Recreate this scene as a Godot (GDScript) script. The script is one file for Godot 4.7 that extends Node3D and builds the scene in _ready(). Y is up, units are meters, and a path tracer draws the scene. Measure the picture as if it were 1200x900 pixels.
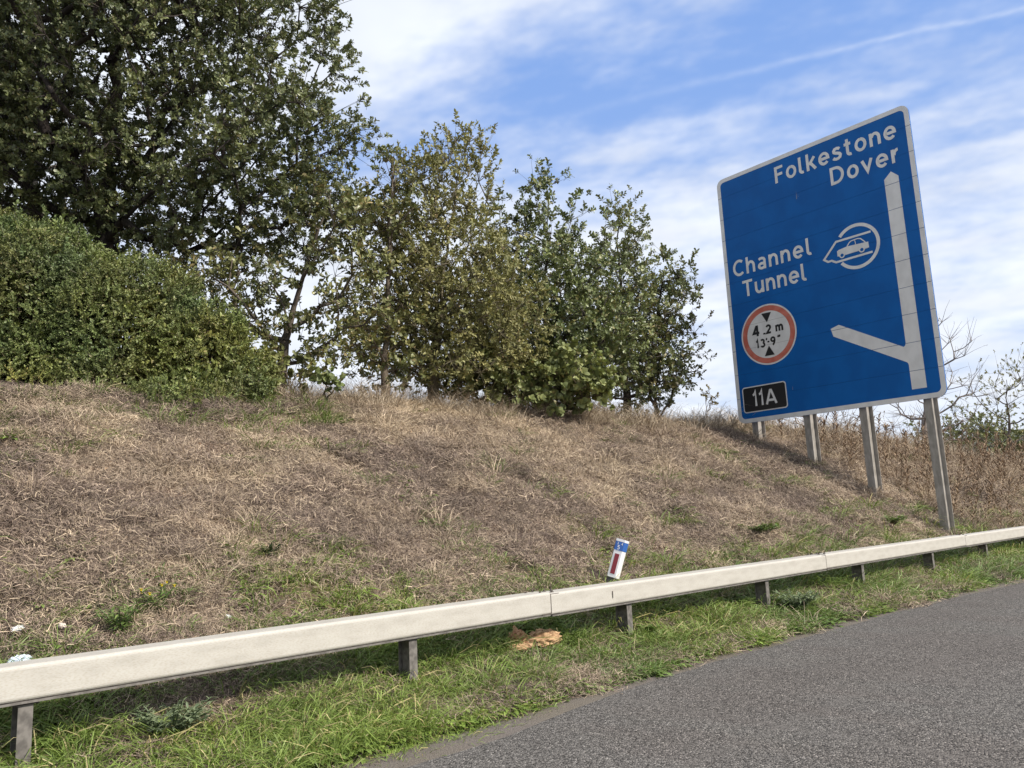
extends Node3D

# ---------------------------------------------------------------- helpers
var used := {}
var rng := RandomNumberGenerator.new()
var mats := {}
var fbm := FastNoiseLite.new()
var patchy := FastNoiseLite.new()

func numbered(called: String) -> String:
	if not used.has(called):
		used[called] = 0
		return called
	used[called] += 1
	return "%s_%03d" % [called, used[called]]

func tag(o: Node3D, label: String, category: String = "", group: String = "", kind: String = "") -> Node3D:
	if label: o.set_meta("label", label)
	if category: o.set_meta("category", category)
	if group: o.set_meta("group", group)
	if kind: o.set_meta("kind", kind)
	return o

func thing(called: String, at: Vector3, label: String, category: String, group: String = "") -> Node3D:
	var o := Node3D.new()
	o.name = numbered(called)
	add_child(o)
	o.position = at
	return tag(o, label, category, group)

func put(called: String, m: Mesh, parent: Node = null) -> MeshInstance3D:
	var o := MeshInstance3D.new()
	o.mesh = m
	if parent == null:
		o.name = numbered(called)
		add_child(o)
	else:
		o.name = called
		parent.add_child(o, true)
	return o

class Geo:
	var v := PackedVector3Array()
	var n := PackedVector3Array()
	var c := PackedColorArray()
	var u := PackedVector2Array()
	var ix := PackedInt32Array()
	func vert(p: Vector3, col: Color = Color.WHITE) -> int:
		v.append(p)
		c.append(col)
		return v.size() - 1
	func tri(a: Vector3, b: Vector3, d: Vector3, col: Color = Color.WHITE) -> void:
		var k := v.size()
		v.append(a); v.append(b); v.append(d)
		c.append(col); c.append(col); c.append(col)
		ix.append(k); ix.append(k + 1); ix.append(k + 2)
	func quad(a: Vector3, b: Vector3, d: Vector3, e: Vector3, col: Color = Color.WHITE) -> void:
		var k := v.size()
		v.append(a); v.append(b); v.append(d); v.append(e)
		c.append(col); c.append(col); c.append(col); c.append(col)
		ix.append_array(PackedInt32Array([k, k + 1, k + 2, k, k + 2, k + 3]))
	func box(lo: Vector3, hi: Vector3, col: Color = Color.WHITE) -> void:
		var p := []
		for i in 8:
			p.append(Vector3(hi.x if i & 1 else lo.x, hi.y if i & 2 else lo.y, hi.z if i & 4 else lo.z))
		for f in [[0, 1, 3, 2], [5, 4, 6, 7], [4, 0, 2, 6], [1, 5, 7, 3], [2, 3, 7, 6], [4, 5, 1, 0]]:
			quad(p[f[0]], p[f[1]], p[f[2]], p[f[3]], col)
	# a tapered tube from a to b
	func tube(a: Vector3, b: Vector3, ra: float, rb: float, sides: int, col: Color = Color.WHITE) -> void:
		var d := b - a
		if d.length() < 1e-5: return
		d = d.normalized()
		var s := d.cross(Vector3(0.31, 0.17, 0.93) if absf(d.y) > 0.9 else Vector3.UP).normalized()
		var t := s.cross(d)
		var k := v.size()
		for i in sides:
			var q := TAU * i / sides
			var o := s * cos(q) + t * sin(q)
			v.append(a + o * ra); v.append(b + o * rb)
			c.append(col); c.append(col)
		for i in sides:
			var j := (i + 1) % sides
			ix.append_array(PackedInt32Array([k + 2 * i, k + 2 * i + 1, k + 2 * j + 1, k + 2 * i, k + 2 * j + 1, k + 2 * j]))
	# polygon in its own plane (x right, y up, z to the front) extruded from z0 (front) back to z1
	func slab(poly: PackedVector2Array, xf: Transform3D, z0: float, z1: float, col: Color = Color.WHITE) -> void:
		var p := poly
		if Geometry2D.is_polygon_clockwise(p):
			p = p.duplicate()
			p.reverse()
		var t := Geometry2D.triangulate_polygon(p)
		var k := v.size()
		for q in p:
			v.append(xf * Vector3(q.x, q.y, z0)); c.append(col)
		for i in range(0, t.size(), 3):
			var a: Vector2 = p[t[i]]
			var flip: bool = (p[t[i + 1]] - a).cross(p[t[i + 2]] - a) > 0.0
			ix.append(k + t[i]); ix.append(k + t[i + (2 if flip else 1)]); ix.append(k + t[i + (1 if flip else 2)])
		if z1 < z0:
			k = v.size()
			for q in p:
				v.append(xf * Vector3(q.x, q.y, z1)); c.append(col)
			for i in range(0, t.size(), 3):
				var a: Vector2 = p[t[i]]
				var flip: bool = (p[t[i + 1]] - a).cross(p[t[i + 2]] - a) > 0.0
				ix.append(k + t[i]); ix.append(k + t[i + (1 if flip else 2)]); ix.append(k + t[i + (2 if flip else 1)])
			for i in p.size():
				var a: Vector2 = p[i]
				var b: Vector2 = p[(i + 1) % p.size()]
				quad(xf * Vector3(a.x, a.y, z0), xf * Vector3(a.x, a.y, z1), xf * Vector3(b.x, b.y, z1), xf * Vector3(b.x, b.y, z0), col)
	# a flat stroke of even width along a line, with mitred corners
	func stroke(line: PackedVector2Array, width: float, xf: Transform3D, z: float, closed: bool = false, col: Color = Color.WHITE) -> void:
		var m := line.size()
		var k := v.size()
		for i in m:
			var a: Vector2 = line[(i - 1 + m) % m] if closed or i > 0 else line[i]
			var b: Vector2 = line[i]
			var d: Vector2 = line[(i + 1) % m] if closed or i < m - 1 else line[i]
			var t1 := (b - a).normalized() if b != a else (d - b).normalized()
			var t2 := (d - b).normalized() if d != b else t1
			var t := (t1 + t2).normalized()
			var nn := Vector2(-t.y, t.x)
			var w := width * 0.5 / maxf(0.4, nn.dot(Vector2(-t1.y, t1.x)))
			v.append(xf * Vector3(b.x + nn.x * w, b.y + nn.y * w, z)); v.append(xf * Vector3(b.x - nn.x * w, b.y - nn.y * w, z))
			c.append(col); c.append(col)
		for i in (m if closed else m - 1):
			var j := (i + 1) % m
			ix.append_array(PackedInt32Array([k + 2 * i, k + 2 * j, k + 2 * j + 1, k + 2 * i, k + 2 * j + 1, k + 2 * i + 1]))
	func mesh(mat: Material, smooth: bool = false) -> ArrayMesh:
		var a := []
		a.resize(Mesh.ARRAY_MAX)
		a[Mesh.ARRAY_VERTEX] = v
		a[Mesh.ARRAY_COLOR] = c
		if u.size() == v.size(): a[Mesh.ARRAY_TEX_UV] = u
		a[Mesh.ARRAY_INDEX] = ix
		if smooth:
			var nn := PackedVector3Array()
			nn.resize(v.size())
			for i in range(0, ix.size(), 3):
				var f := (v[ix[i + 2]] - v[ix[i]]).cross(v[ix[i + 1]] - v[ix[i]])
				nn[ix[i]] += f; nn[ix[i + 1]] += f; nn[ix[i + 2]] += f
			for i in nn.size(): nn[i] = nn[i].normalized()
			a[Mesh.ARRAY_NORMAL] = nn
		var r := ArrayMesh.new()
		r.add_surface_from_arrays(Mesh.PRIMITIVE_TRIANGLES, a)
		r.surface_set_material(0, mat)
		return r

func noise(freq: float, oct: int, sd: int, kind := FastNoiseLite.TYPE_SIMPLEX_SMOOTH) -> FastNoiseLite:
	var f := FastNoiseLite.new()
	f.noise_type = kind
	f.frequency = freq
	f.seed = sd
	f.fractal_type = FastNoiseLite.FRACTAL_FBM if oct > 1 else FastNoiseLite.FRACTAL_NONE
	f.fractal_octaves = oct
	return f

func noise_tex(f: FastNoiseLite, side: int, cols: Array, stops: Array) -> NoiseTexture2D:
	var t := NoiseTexture2D.new()
	t.width = side
	t.height = side
	t.seamless = true
	t.noise = f
	if cols.size():
		var g := Gradient.new()
		var pc := PackedColorArray()
		for q in cols: pc.append(q)
		g.offsets = PackedFloat32Array(stops)
		g.colors = pc
		t.color_ramp = g
	return t

func lin(r: float, g: float, b: float) -> Color:
	return Color(r, g, b).linear_to_srgb()

func mat(called: String, tint: Color, rough: float, extra: Dictionary = {}) -> StandardMaterial3D:
	if mats.has(called): return mats[called]
	var m := StandardMaterial3D.new()
	m.resource_name = called
	m.albedo_color = tint
	m.roughness = rough
	m.vertex_color_use_as_albedo = true
	for k in extra: m.set(k, extra[k])
	mats[called] = m
	return m

func rv(s: float = 1.0) -> Vector3:
	return Vector3(rng.randf_range(-s, s), rng.randf_range(-s, s), rng.randf_range(-s, s))

func smooth(a: float, b: float, x: float) -> float:
	return smoothstep(a, b, x)

# ---------------------------------------------------------------- the lie of the land
const PX := [-400.0, -60.0, -25.0, -16.0, -12.0, -10.4, -9.7, -8.37, -7.19, -5.93, -5.3, -5.0, -4.6, -4.2]
const PH := [5.0, 3.7, 3.5, 3.45, 3.35, 3.08, 2.78, 2.13, 1.45, 0.64, 0.27, 0.16, 0.07, 0.0]

func land(x: float, z: float) -> float:
	if x > -4.2:
		return -0.06 if x < 9.0 else -0.06 + 0.25 * smooth(9.0, 12.0, x) + 3.0 * smooth(30.0, 300.0, x)
	var h := 0.0
	if x <= PX[0]:
		h = PH[0]
	else:
		for i in PX.size() - 1:
			if x >= PX[i] and x <= PX[i + 1]:
				h = lerpf(PH[i], PH[i + 1], (x - PX[i]) / (PX[i + 1] - PX[i]))
				break
	if x < -5.2:
		var w := smooth(-5.2, -6.4, x)
		h += w * (0.14 * fbm.get_noise_2d(x * 2.2, z * 1.6) + 0.06 * fbm.get_noise_2d(x * 7.0 + 50.0, z * 7.0))
		h *= 1.0 - 0.27 * smooth(-20.0, -42.0, z)
		h = lerpf(h, h * 0.6, smooth(-60.0, -160.0, z))
	return h

func edge_x(z: float) -> float:   # the edge of the tarmac
	var zs := [10.0, -1.0, -2.6, -3.3, -4.4, -5.8, -7.1, -9.0, -11.3, -14.0, -20.0, -60.0]
	var xs := [-3.8, -3.86, -3.94, -3.99, -4.17, -4.27, -4.27, -4.27, -4.2, -4.0, -3.7, -3.7]
	var e := -3.8
	for i in zs.size() - 1:
		if z <= zs[i] and z >= zs[i + 1]:
			e = lerpf(xs[i], xs[i + 1], (z - zs[i]) / (zs[i + 1] - zs[i]))
	return e

# ---------------------------------------------------------------- sky
func sky_panorama() -> ImageTexture:
	var w := 2560
	var h := 1280
	var im := Image.create(w, h, false, Image.FORMAT_RGBF)
	var big := noise(0.55, 4, 21)
	var streak := noise(1.0, 5, 8)
	var fine := noise(3.2, 4, 33)
	im.fill(Color(0.20, 0.20, 0.18))
	var ax := Vector2(-0.9, 0.44).normalized()
	var ca := Vector2(-0.291, -1.469)
	for y in h / 2 + 2:
		var th := PI * (y + 0.5) / h
		var dy := maxf(cos(th), 0.0)
		var s := sin(th)
		var hz := pow(1.0 - dy, 5.0)
		var base := Color(0.155, 0.285, 0.61).lerp(Color(0.30, 0.45, 0.74), pow(1.0 - dy, 2.6)).lerp(Color(0.62, 0.69, 0.78), hz * 0.9)
		for x in w:
			var az := (x + 0.5) / w * TAU
			var p := Vector2(sin(az) * s, -cos(az) * s) / (dy + 0.12)
			var a := p.dot(ax)
			var b := p.dot(Vector2(-ax.y, ax.x))
			var wob := big.get_noise_2d(p.x * 1.6 + 9.0, p.y * 1.6)
			var n := 0.50 * big.get_noise_2d(p.x * 1.5 + 3.0, p.y * 1.5 + 7.0) + 0.30 * streak.get_noise_2d(a * 0.9 + wob * 0.12, b * 2.2 + wob * 0.2) + 0.30 * fine.get_noise_2d(a * 0.75, b * 1.5 + wob * 0.15) + 0.17 * fine.get_noise_2d(a * 2.6 + 40.0, b * 4.0) + 0.10 * fine.get_noise_2d(a * 6.0, b * 11.0 + 60.0)
			# a rift of clear sky runs along the vapour trail; thin cloud lies on both sides of it
			var q := p - ca
			var along := q.dot(ax)
			var off := q.dot(Vector2(-ax.y, ax.x))
			var rift := off + 0.02 + 0.10 * wob
			var bank := 0.17 - 0.36 * exp(-rift * rift / 0.055) + 0.12 * smooth(0.3, 0.9, off) + 0.30 * smooth(-0.14, -0.45, off) + 0.40 * smooth(0.75, 1.7, along)
			var cov := smooth(-0.36, 0.56, 0.8 * n + bank)
			var lum := 0.74 + 0.10 * fine.get_noise_2d(a * 0.7 + 20.0, b * 0.9)
			var col := base.lerp(Color(lum * 0.96, lum, lum * 1.07), cov * 0.9)
			# a vapour trail drifting apart
			off += 0.006 * streak.get_noise_1d(along * 9.0)
			var tw := 0.0055 + 0.008 * smooth(0.0, 0.9, along)
			var t := exp(-off * off / (tw * tw)) * (0.42 - 0.34 * smooth(0.05, 0.7, along)) * (1.0 - smooth(0.75, 1.1, along)) * (0.75 + 0.5 * fine.get_noise_2d(along * 6.0, off * 30.0))
			col = col.lerp(Color(0.72, 0.76, 0.82), clampf(t, 0.0, 0.8))
			im.set_pixel(x, y, col)
	return ImageTexture.create_from_image(im)

# ---------------------------------------------------------------- ground and road
func build_ground() -> void:
	var xs := PackedFloat32Array([-1500, -700, -300, -120, -60, -40, -30, -24, -20, -17, -15])
	var x := -14.0
	while x < -3.6:
		xs.append(x)
		x += 0.16
	xs.append_array(PackedFloat32Array([-3.4, -2, 2, 8.9, 9.6, 10.5, 12, 16, 30, 100, 300, 800, 1500]))
	var zs := PackedFloat32Array([-1500, -800, -400, -200, -120, -90, -75])
	var z := -60.0
	while z < 6.0:
		zs.append(z)
		z += 0.22 if z > -22.0 else 0.5
	zs.append_array(PackedFloat32Array([7, 9, 12, 20, 40, 100, 300, 800, 1500]))
	var g := Geo.new()
	var nz := zs.size()
	for i in xs.size():
		for j in nz:
			var px := xs[i]
			var pz := zs[j]
			var col := soil(px, pz)
			g.v.append(Vector3(px, land(px, pz), pz))
			g.c.append(col)
	for i in xs.size() - 1:
		for j in nz - 1:
			var k := i * nz + j
			g.ix.append_array(PackedInt32Array([k, k + nz, k + nz + 1, k, k + nz + 1, k + 1]))
	var m := mat("earth", Color.WHITE, 0.95)
	m.albedo_texture = noise_tex(noise(0.02, 5, 4), 512, [lin(0.45, 0.45, 0.45), lin(1, 1, 1)], [0.25, 0.75])
	m.uv1_triplanar = true
	m.uv1_world_triplanar = true
	m.uv1_scale = Vector3.ONE * 0.8
	m.heightmap_enabled = true
	m.heightmap_texture = noise_tex(noise(0.05, 4, 14), 512, [], [])
	m.heightmap_scale = 4.0
	tag(put("ground", g.mesh(m, true)), "grassy bank rising behind the barrier and the land beyond it", "ground", "", "structure")

func greenness(x: float, z: float) -> float:   # how much of the growth here is alive
	var n := patchy.get_noise_2d(x * 0.9, z * 0.9)
	var g := 0.0
	if x > -5.55:
		g = 0.91 + 0.48 * n - 0.34 * smooth(0.1, 0.5, patchy.get_noise_2d(x * 2.0 + 40.0, z * 2.0))
	elif x > -6.9:
		g = lerpf(0.62, 0.2, smooth(-5.4, -6.6, x)) + 0.6 * n
	else:
		g = 0.03 + 0.38 * n
	return clampf(g, 0.0, 1.0)

func soil(x: float, z: float) -> Color:
	if x > -4.3: return Color(0.16, 0.13, 0.10)
	var thatch := Color(0.25, 0.165, 0.115).lerp(Color(0.13, 0.095, 0.075), smooth(-0.2, 0.35, patchy.get_noise_2d(x * 0.7 + 11.0, z * 0.7)))
	var g := greenness(x, z)
	if x < -40.0 or absf(z) > 70.0: return Color(0.11, 0.12, 0.05)
	return thatch.lerp(Color(0.10, 0.095, 0.045), g * 0.8)

func build_road() -> void:
	var zs := PackedFloat32Array()
	var z := -80.0
	while z < 14.0:
		zs.append(z)
		z += 0.12 if z > -16.0 else 0.6
	zs.reverse()
	# the smooth margin under the verge
	var g := Geo.new()
	for j in zs.size():
		var e := edge_x(zs[j]) + 0.05 * fbm.get_noise_1d(zs[j] * 6.0)
		for q in [[-0.35, -0.03], [0.0, 0.004], [0.1, 0.008], [1.2, 0.008]]:
			g.v.append(Vector3(e + q[0], q[1], zs[j]))
			g.c.append(Color.WHITE.lerp(Color(1.25, 1.0, 0.85), 0.5 + fbm.get_noise_2d(zs[j] * 3.0, q[0] * 3.0)))
	grid(g, zs.size(), 4)
	var mm := mat("worn tarmac", Color.WHITE, 0.9)
	mm.albedo_texture = noise_tex(noise(0.09, 5, 6), 512, [lin(0.085, 0.072, 0.066), lin(0.16, 0.138, 0.125), lin(0.20, 0.175, 0.155)], [0.2, 0.6, 0.9])
	mm.uv1_triplanar = true
	mm.uv1_world_triplanar = true
	mm.uv1_scale = Vector3.ONE * 1.4
	mm.heightmap_enabled = true
	mm.heightmap_texture = noise_tex(noise(0.2, 3, 16), 512, [], [])
	mm.heightmap_scale = 0.6
	tag(put("road_margin", g.mesh(mm, true)), "smooth dusty brown strip of old tarmac along the grass verge", "road margin", "", "structure")
	g = Geo.new()
	var xs := [0.0, 0.12, 0.5, 1.0, 1.6, 2.4, 3.4, 4.6, 6.5, 9.0, 12.6]
	for j in zs.size():
		var e := edge_x(zs[j]) + 0.15 + 0.05 * fbm.get_noise_1d(zs[j] * 2.0 + 90.0)
		for q in xs:
			var n := 1.0 + 0.22 * fbm.get_noise_2d(q * 1.3, zs[j] * 0.35) + 0.12 * fbm.get_noise_2d(q * 6.0, zs[j] * 4.0)
			g.v.append(Vector3(e + q, 0.012 if q > 0.0 else 0.006, zs[j]))
			g.c.append(Color(n * 1.03, n, n * 0.99))
	grid(g, zs.size(), xs.size())
	var am := mat("asphalt", Color.WHITE, 0.9, {"metallic_specular": 0.3})
	var chips := noise(0.19, 1, 3, FastNoiseLite.TYPE_CELLULAR)
	chips.cellular_return_type = FastNoiseLite.RETURN_CELL_VALUE
	am.albedo_texture = noise_tex(chips, 1024, [lin(0.036, 0.034, 0.033), lin(0.10, 0.094, 0.089), lin(0.142, 0.134, 0.127), lin(0.205, 0.194, 0.183), lin(0.33, 0.31, 0.29)], [0.0, 0.35, 0.7, 0.93, 1.0])
	var gap := noise(0.19, 1, 3, FastNoiseLite.TYPE_CELLULAR)
	gap.cellular_return_type = FastNoiseLite.RETURN_DISTANCE
	am.uv1_triplanar = true
	am.uv1_world_triplanar = true
	am.uv1_scale = Vector3.ONE * 0.55
	am.heightmap_enabled = true
	am.heightmap_texture = noise_tex(gap, 1024, [Color.WHITE, Color.BLACK], [0.0, 1.0])
	am.heightmap_scale = 0.9
	tag(put("road", g.mesh(am, true)), "grey chipped asphalt road in front of the verge", "road", "", "structure")

func grid(g: Geo, rows: int, cols: int) -> void:
	for i in rows - 1:
		for j in cols - 1:
			var k := i * cols + j
			g.ix.append_array(PackedInt32Array([k, k + cols, k + cols + 1, k, k + cols + 1, k + 1]))

func build_hill() -> void:
	# a wooded ridge far off, seen under the bare trees
	var g := Geo.new()
	var cols := 90
	var rows := 10
	var hn := noise(0.004, 4, 61)
	for i in rows:
		for j in cols:
			var hx := lerpf(-900.0, 500.0, float(j) / (cols - 1))
			var t := float(i) / (rows - 1)
			var hz := -520.0 - 330.0 * t
			var y := 3.0 + (50.0 + 16.0 * hn.get_noise_2d(hx, hz)) * smooth(0.0, 0.75, t) + 2.5 * hn.get_noise_2d(hx * 14.0, hz * 14.0)
			g.v.append(Vector3(hx, y, hz))
			var k := hn.get_noise_2d(hx * 3.0, hz * 3.0 + 99.0)
			g.c.append(Color(0.045, 0.06, 0.05).lerp(Color(0.09, 0.10, 0.07), smooth(0.1, 0.4, k)))
	grid(g, rows, cols)
	var m := mat("far woods", Color.WHITE, 0.95)
	tag(put("hill", g.mesh(m, true)), "low dark wooded hill on the horizon beyond the bank", "hill", "", "structure")

# ---------------------------------------------------------------- crash barrier
func round_rect(w: float, h: float, r: float, steps: int = 4) -> PackedVector2Array:
	var p := PackedVector2Array()
	for q in [[w - r, h - r, 0], [r, h - r, 1], [r, r, 2], [w - r, r, 3]]:
		for s in steps + 1:
			var a: float = PI * 0.5 * (q[2] + float(s) / steps)
			p.append(Vector2(q[0] + r * cos(a), q[1] + r * sin(a)))
	return p

func build_barrier() -> void:
	var root := thing("crash_barrier", Vector3(-4.825, 0, 0), "long weathered cream box-beam crash barrier on short steel posts along the verge", "barrier")
	var bm := mat("weathered beam", Color.WHITE, 0.62)
	bm.albedo_texture = noise_tex(noise(0.012, 5, 71), 512, [lin(0.385, 0.368, 0.337), lin(0.42, 0.403, 0.37), lin(0.445, 0.43, 0.398)], [0.15, 0.45, 0.85])
	bm.uv1_triplanar = true
	bm.uv1_world_triplanar = true
	bm.uv1_scale = Vector3(1.3, 1.9, 0.55)
	bm.detail_enabled = true
	bm.detail_albedo = noise_tex(noise(0.15, 4, 72), 512, [Color(0.93, 0.91, 0.88, 1), Color(1, 1, 1, 1)], [0.15, 0.5])
	bm.detail_blend_mode = BaseMaterial3D.BLEND_MODE_MUL
	bm.heightmap_enabled = true
	bm.heightmap_texture = noise_tex(noise(0.02, 3, 73), 256, [], [])
	bm.heightmap_scale = 0.05
	var steel := mat("galvanised", Color.WHITE, 0.6)
	steel.albedo_texture = noise_tex(noise(0.03, 4, 75), 256, [lin(0.085, 0.078, 0.072), lin(0.165, 0.152, 0.14)], [0.25, 0.75])
	steel.uv1_triplanar = true
	steel.uv1_scale = Vector3.ONE * 2.0
	var rust := mat("bolt", Color.WHITE, 0.7)
	rust.albedo_color = lin(0.09, 0.075, 0.065)
	# rounded hollow box, open along the underside as these beams are
	var outer := round_rect(0.2, 0.178, 0.022, 4)
	var k := 0
	while k < 13:
		var z1 := 9.624 - 4.8 * k
		var g := Geo.new()
		var dy := 0.0025 * (((k * 7) % 5) - 2)
		var xf := Transform3D(Basis(), Vector3(-0.2 + 0.003 * ((k * 3) % 3 - 1), 0.486 + dy, z1 - 0.004))
		g.slab(outer, xf, 0.0, -4.79)
		put("beam", g.mesh(bm), root)
		# lower return lips and the dark hollow under the beam
		g = Geo.new()
		g.box(Vector3(-0.196, 0.474 + dy, z1 - 4.79), Vector3(-0.168, 0.4855 + dy, z1 - 0.01))
		g.box(Vector3(-0.04, 0.474 + dy, z1 - 4.79), Vector3(-0.004, 0.4855 + dy, z1 - 0.01))
		put("lip", g.mesh(steel), root)
		# inner sleeve across the joint, and its bolts on the top
		g = Geo.new()
		g.box(Vector3(-0.19, 0.492, z1 - 0.10), Vector3(-0.006, 0.655, z1 + 0.10))
		put("sleeve", g.mesh(rust), root)
		for q in [[-0.155, 0.06], [-0.055, 0.07], [-0.15, -0.07], [-0.05, -0.06], [-0.155, 0.14], [-0.15, -0.15]]:
			g = Geo.new()
			var at := Vector3(q[0], 0.664 + dy, z1 + q[1])
			g.tube(at, at + Vector3(0, 0.004, 0), 0.019, 0.019, 8)
			g.tube(at + Vector3(0, 0.004, 0), at + Vector3(0, 0.016, 0), 0.0125, 0.011, 6)
			g.slab(PackedVector2Array([Vector2(-0.009, -0.009), Vector2(0.009, -0.009), Vector2(0.009, 0.009), Vector2(-0.009, 0.009)]), Transform3D(Basis(Vector3.RIGHT, -PI / 2), at + Vector3(0, 0.0165, 0)), 0.0, 0.0)
			put("bolt", g.mesh(rust), root)
		k += 1
	for i in 24:
		var z := 6.2 - 2.4 * i
		var g := Geo.new()
		# an I section: two flanges along the road and a web across
		g.box(Vector3(-0.165, -0.4, z - 0.034), Vector3(-0.156, 0.47, z + 0.034))
		g.box(Vector3(-0.037, -0.4, z - 0.034), Vector3(-0.028, 0.47, z + 0.034))
		g.box(Vector3(-0.156, -0.4, z - 0.005), Vector3(-0.037, 0.47, z + 0.005))
		put("post", g.mesh(steel), root)
		g = Geo.new()
		g.box(Vector3(-0.17, 0.4705, z - 0.06), Vector3(-0.015, 0.4735, z + 0.06))
		put("bracket", g.mesh(rust), root)
	# a fixing slot with rust under it, near the joint
	for z in [-5.55]:
		var g := Geo.new()
		g.box(Vector3(0.0005, 0.545, z - 0.004), Vector3(0.0035, 0.605, z + 0.004))
		put("slot", g.mesh(rust), root)

# ---------------------------------------------------------------- lettering
func arc(c: Vector2, rx: float, ry: float, a0: float, a1: float, n: int = 12) -> PackedVector2Array:
	var p := PackedVector2Array()
	for i in n + 1:
		var a := deg_to_rad(lerpf(a0, a1, float(i) / n))
		p.append(c + Vector2(rx * cos(a), ry * sin(a)))
	return p

func line(a: Array) -> PackedVector2Array:
	var p := PackedVector2Array()
	for i in range(0, a.size(), 2): p.append(Vector2(a[i], a[i + 1]))
	return p

func joined(a: PackedVector2Array, b: PackedVector2Array) -> PackedVector2Array:
	var p := a.duplicate()
	p.append_array(b)
	return p

# centre lines in units of the x-height; the last entry is the width
func glyph(ch: String) -> Array:
	match ch:
		"F": return [line([0.1, 0.0, 0.1, 1.24, 0.72, 1.24]), line([0.2, 0.68, 0.66, 0.68]), 0.74]
		"D": return [joined(line([0.42, 0.1, 0.1, 0.1, 0.1, 1.25]), joined(line([0.42, 1.25]), joined(arc(Vector2(0.42, 0.675), 0.52, 0.575, 90, -90, 14).slice(1, 14), line([0.42, 0.1])))), 1.04]
		"C": return [arc(Vector2(0.58, 0.675), 0.48, 0.585, 48, 312, 18), 0.98]
		"T": return [line([0.0, 1.24, 0.92, 1.24]), line([0.46, 0.0, 0.46, 1.14]), 0.92]
		"A": return [line([0.06, 0.0, 0.50, 1.25, 0.60, 1.25, 1.04, 0.0]), line([0.28, 0.36, 0.82, 0.36]), 1.1]
		"o": return [arc(Vector2(0.43, 0.5), 0.33, 0.41, 90, 450, 22), 0.86]
		"l": return [joined(line([0.1, 1.36, 0.1, 0.32]), arc(Vector2(0.30, 0.29), 0.20, 0.20, 180, 290, 7)), 0.40]
		"k": return [line([0.1, 0.0, 0.1, 1.36]), line([0.68, 1.0, 0.22, 0.46]), line([0.32, 0.60, 0.72, 0.0]), 0.76]
		"e": return [joined(line([0.14, 0.50, 0.755, 0.50]), arc(Vector2(0.43, 0.5), 0.33, 0.41, 18, 318, 18)), 0.86]
		"s": return [line([0.60, 0.80, 0.52, 0.88, 0.38, 0.91, 0.22, 0.88, 0.14, 0.77, 0.16, 0.65, 0.27, 0.57, 0.43, 0.52, 0.57, 0.45, 0.63, 0.33, 0.58, 0.18, 0.44, 0.10, 0.28, 0.09, 0.14, 0.14, 0.06, 0.22]), 0.72]
		"t": return [joined(line([0.24, 1.30, 0.24, 0.32]), arc(Vector2(0.44, 0.29), 0.20, 0.20, 180, 290, 7)), line([0.0, 0.92, 0.5, 0.92]), 0.56]
		"n": return [line([0.1, 0.0, 0.1, 1.0]), joined(arc(Vector2(0.42, 0.56), 0.27, 0.345, 165, 0, 12), line([0.69, 0.0])), 0.80]
		"h": return [line([0.1, 0.0, 0.1, 1.36]), joined(arc(Vector2(0.42, 0.56), 0.27, 0.345, 165, 0, 12), line([0.69, 0.0])), 0.80]
		"u": return [joined(line([0.1, 1.0]), joined(arc(Vector2(0.37, 0.44), 0.27, 0.345, 180, 345, 12), PackedVector2Array())), line([0.70, 1.0, 0.70, 0.0]), 0.80]
		"m": return [line([0.1, 0.0, 0.1, 1.0]), joined(arc(Vector2(0.36, 0.58), 0.24, 0.325, 165, 0, 10), line([0.60, 0.0])), joined(arc(Vector2(0.86, 0.58), 0.24, 0.325, 165, 0, 10), line([1.10, 0.0])), 1.2]
		"a": return [joined(line([0.12, 0.84, 0.24, 0.90, 0.40, 0.91, 0.55, 0.86, 0.62, 0.74]), line([0.62, 0.0])), arc(Vector2(0.36, 0.29), 0.26, 0.20, 25, 325, 14), 0.74]
		"v": return [line([0.06, 1.0, 0.40, 0.12, 0.74, 1.0]), 0.80]
		"r": return [line([0.1, 0.0, 0.1, 1.0]), joined(line([0.18, 0.55]), joined(arc(Vector2(0.46, 0.58), 0.27, 0.335, 150, 85, 6), PackedVector2Array())), 0.50]
		"1": return [line([0.02, 1.02, 0.16, 1.08, 0.26, 1.22, 0.30, 1.33, 0.30, 0.0]), 0.44]
		"2": return [joined(arc(Vector2(0.38, 0.93), 0.31, 0.31, 165, -30, 12), line([0.08, 0.1, 0.76, 0.1])), 0.78]
		"3": return [arc(Vector2(0.36, 0.97), 0.27, 0.27, 150, -80, 11), arc(Vector2(0.36, 0.40), 0.32, 0.32, 80, -150, 13), 0.74]
		"4": return [line([0.86, 0.38, 0.08, 0.38, 0.56, 1.28]), line([0.60, 0.0, 0.60, 1.33]), 0.88]
		"9": return [arc(Vector2(0.40, 0.93), 0.31, 0.31, 0, 360, 18), joined(line([0.71, 0.93]), line([0.70, 0.66, 0.60, 0.36, 0.44, 0.12, 0.30, 0.02])), 0.78]
		"5": return [line([0.68, 1.22, 0.2, 1.22, 0.15, 0.74, 0.36, 0.82, 0.58, 0.76, 0.70, 0.58, 0.70, 0.34, 0.58, 0.16, 0.36, 0.09, 0.10, 0.16]), 0.78]
		".": return [line([0.1, 0.0, 0.1, 0.2]), 0.2]
		"-": return [line([0.0, 0.55, 0.36, 0.55]), 0.36]
		"'": return [line([0.22, 1.36, 0.10, 1.0]), 0.26]
		"\"": return [line([0.20, 1.36, 0.08, 1.0]), line([0.46, 1.36, 0.34, 1.0]), 0.5]
	return [0.3]

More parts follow.
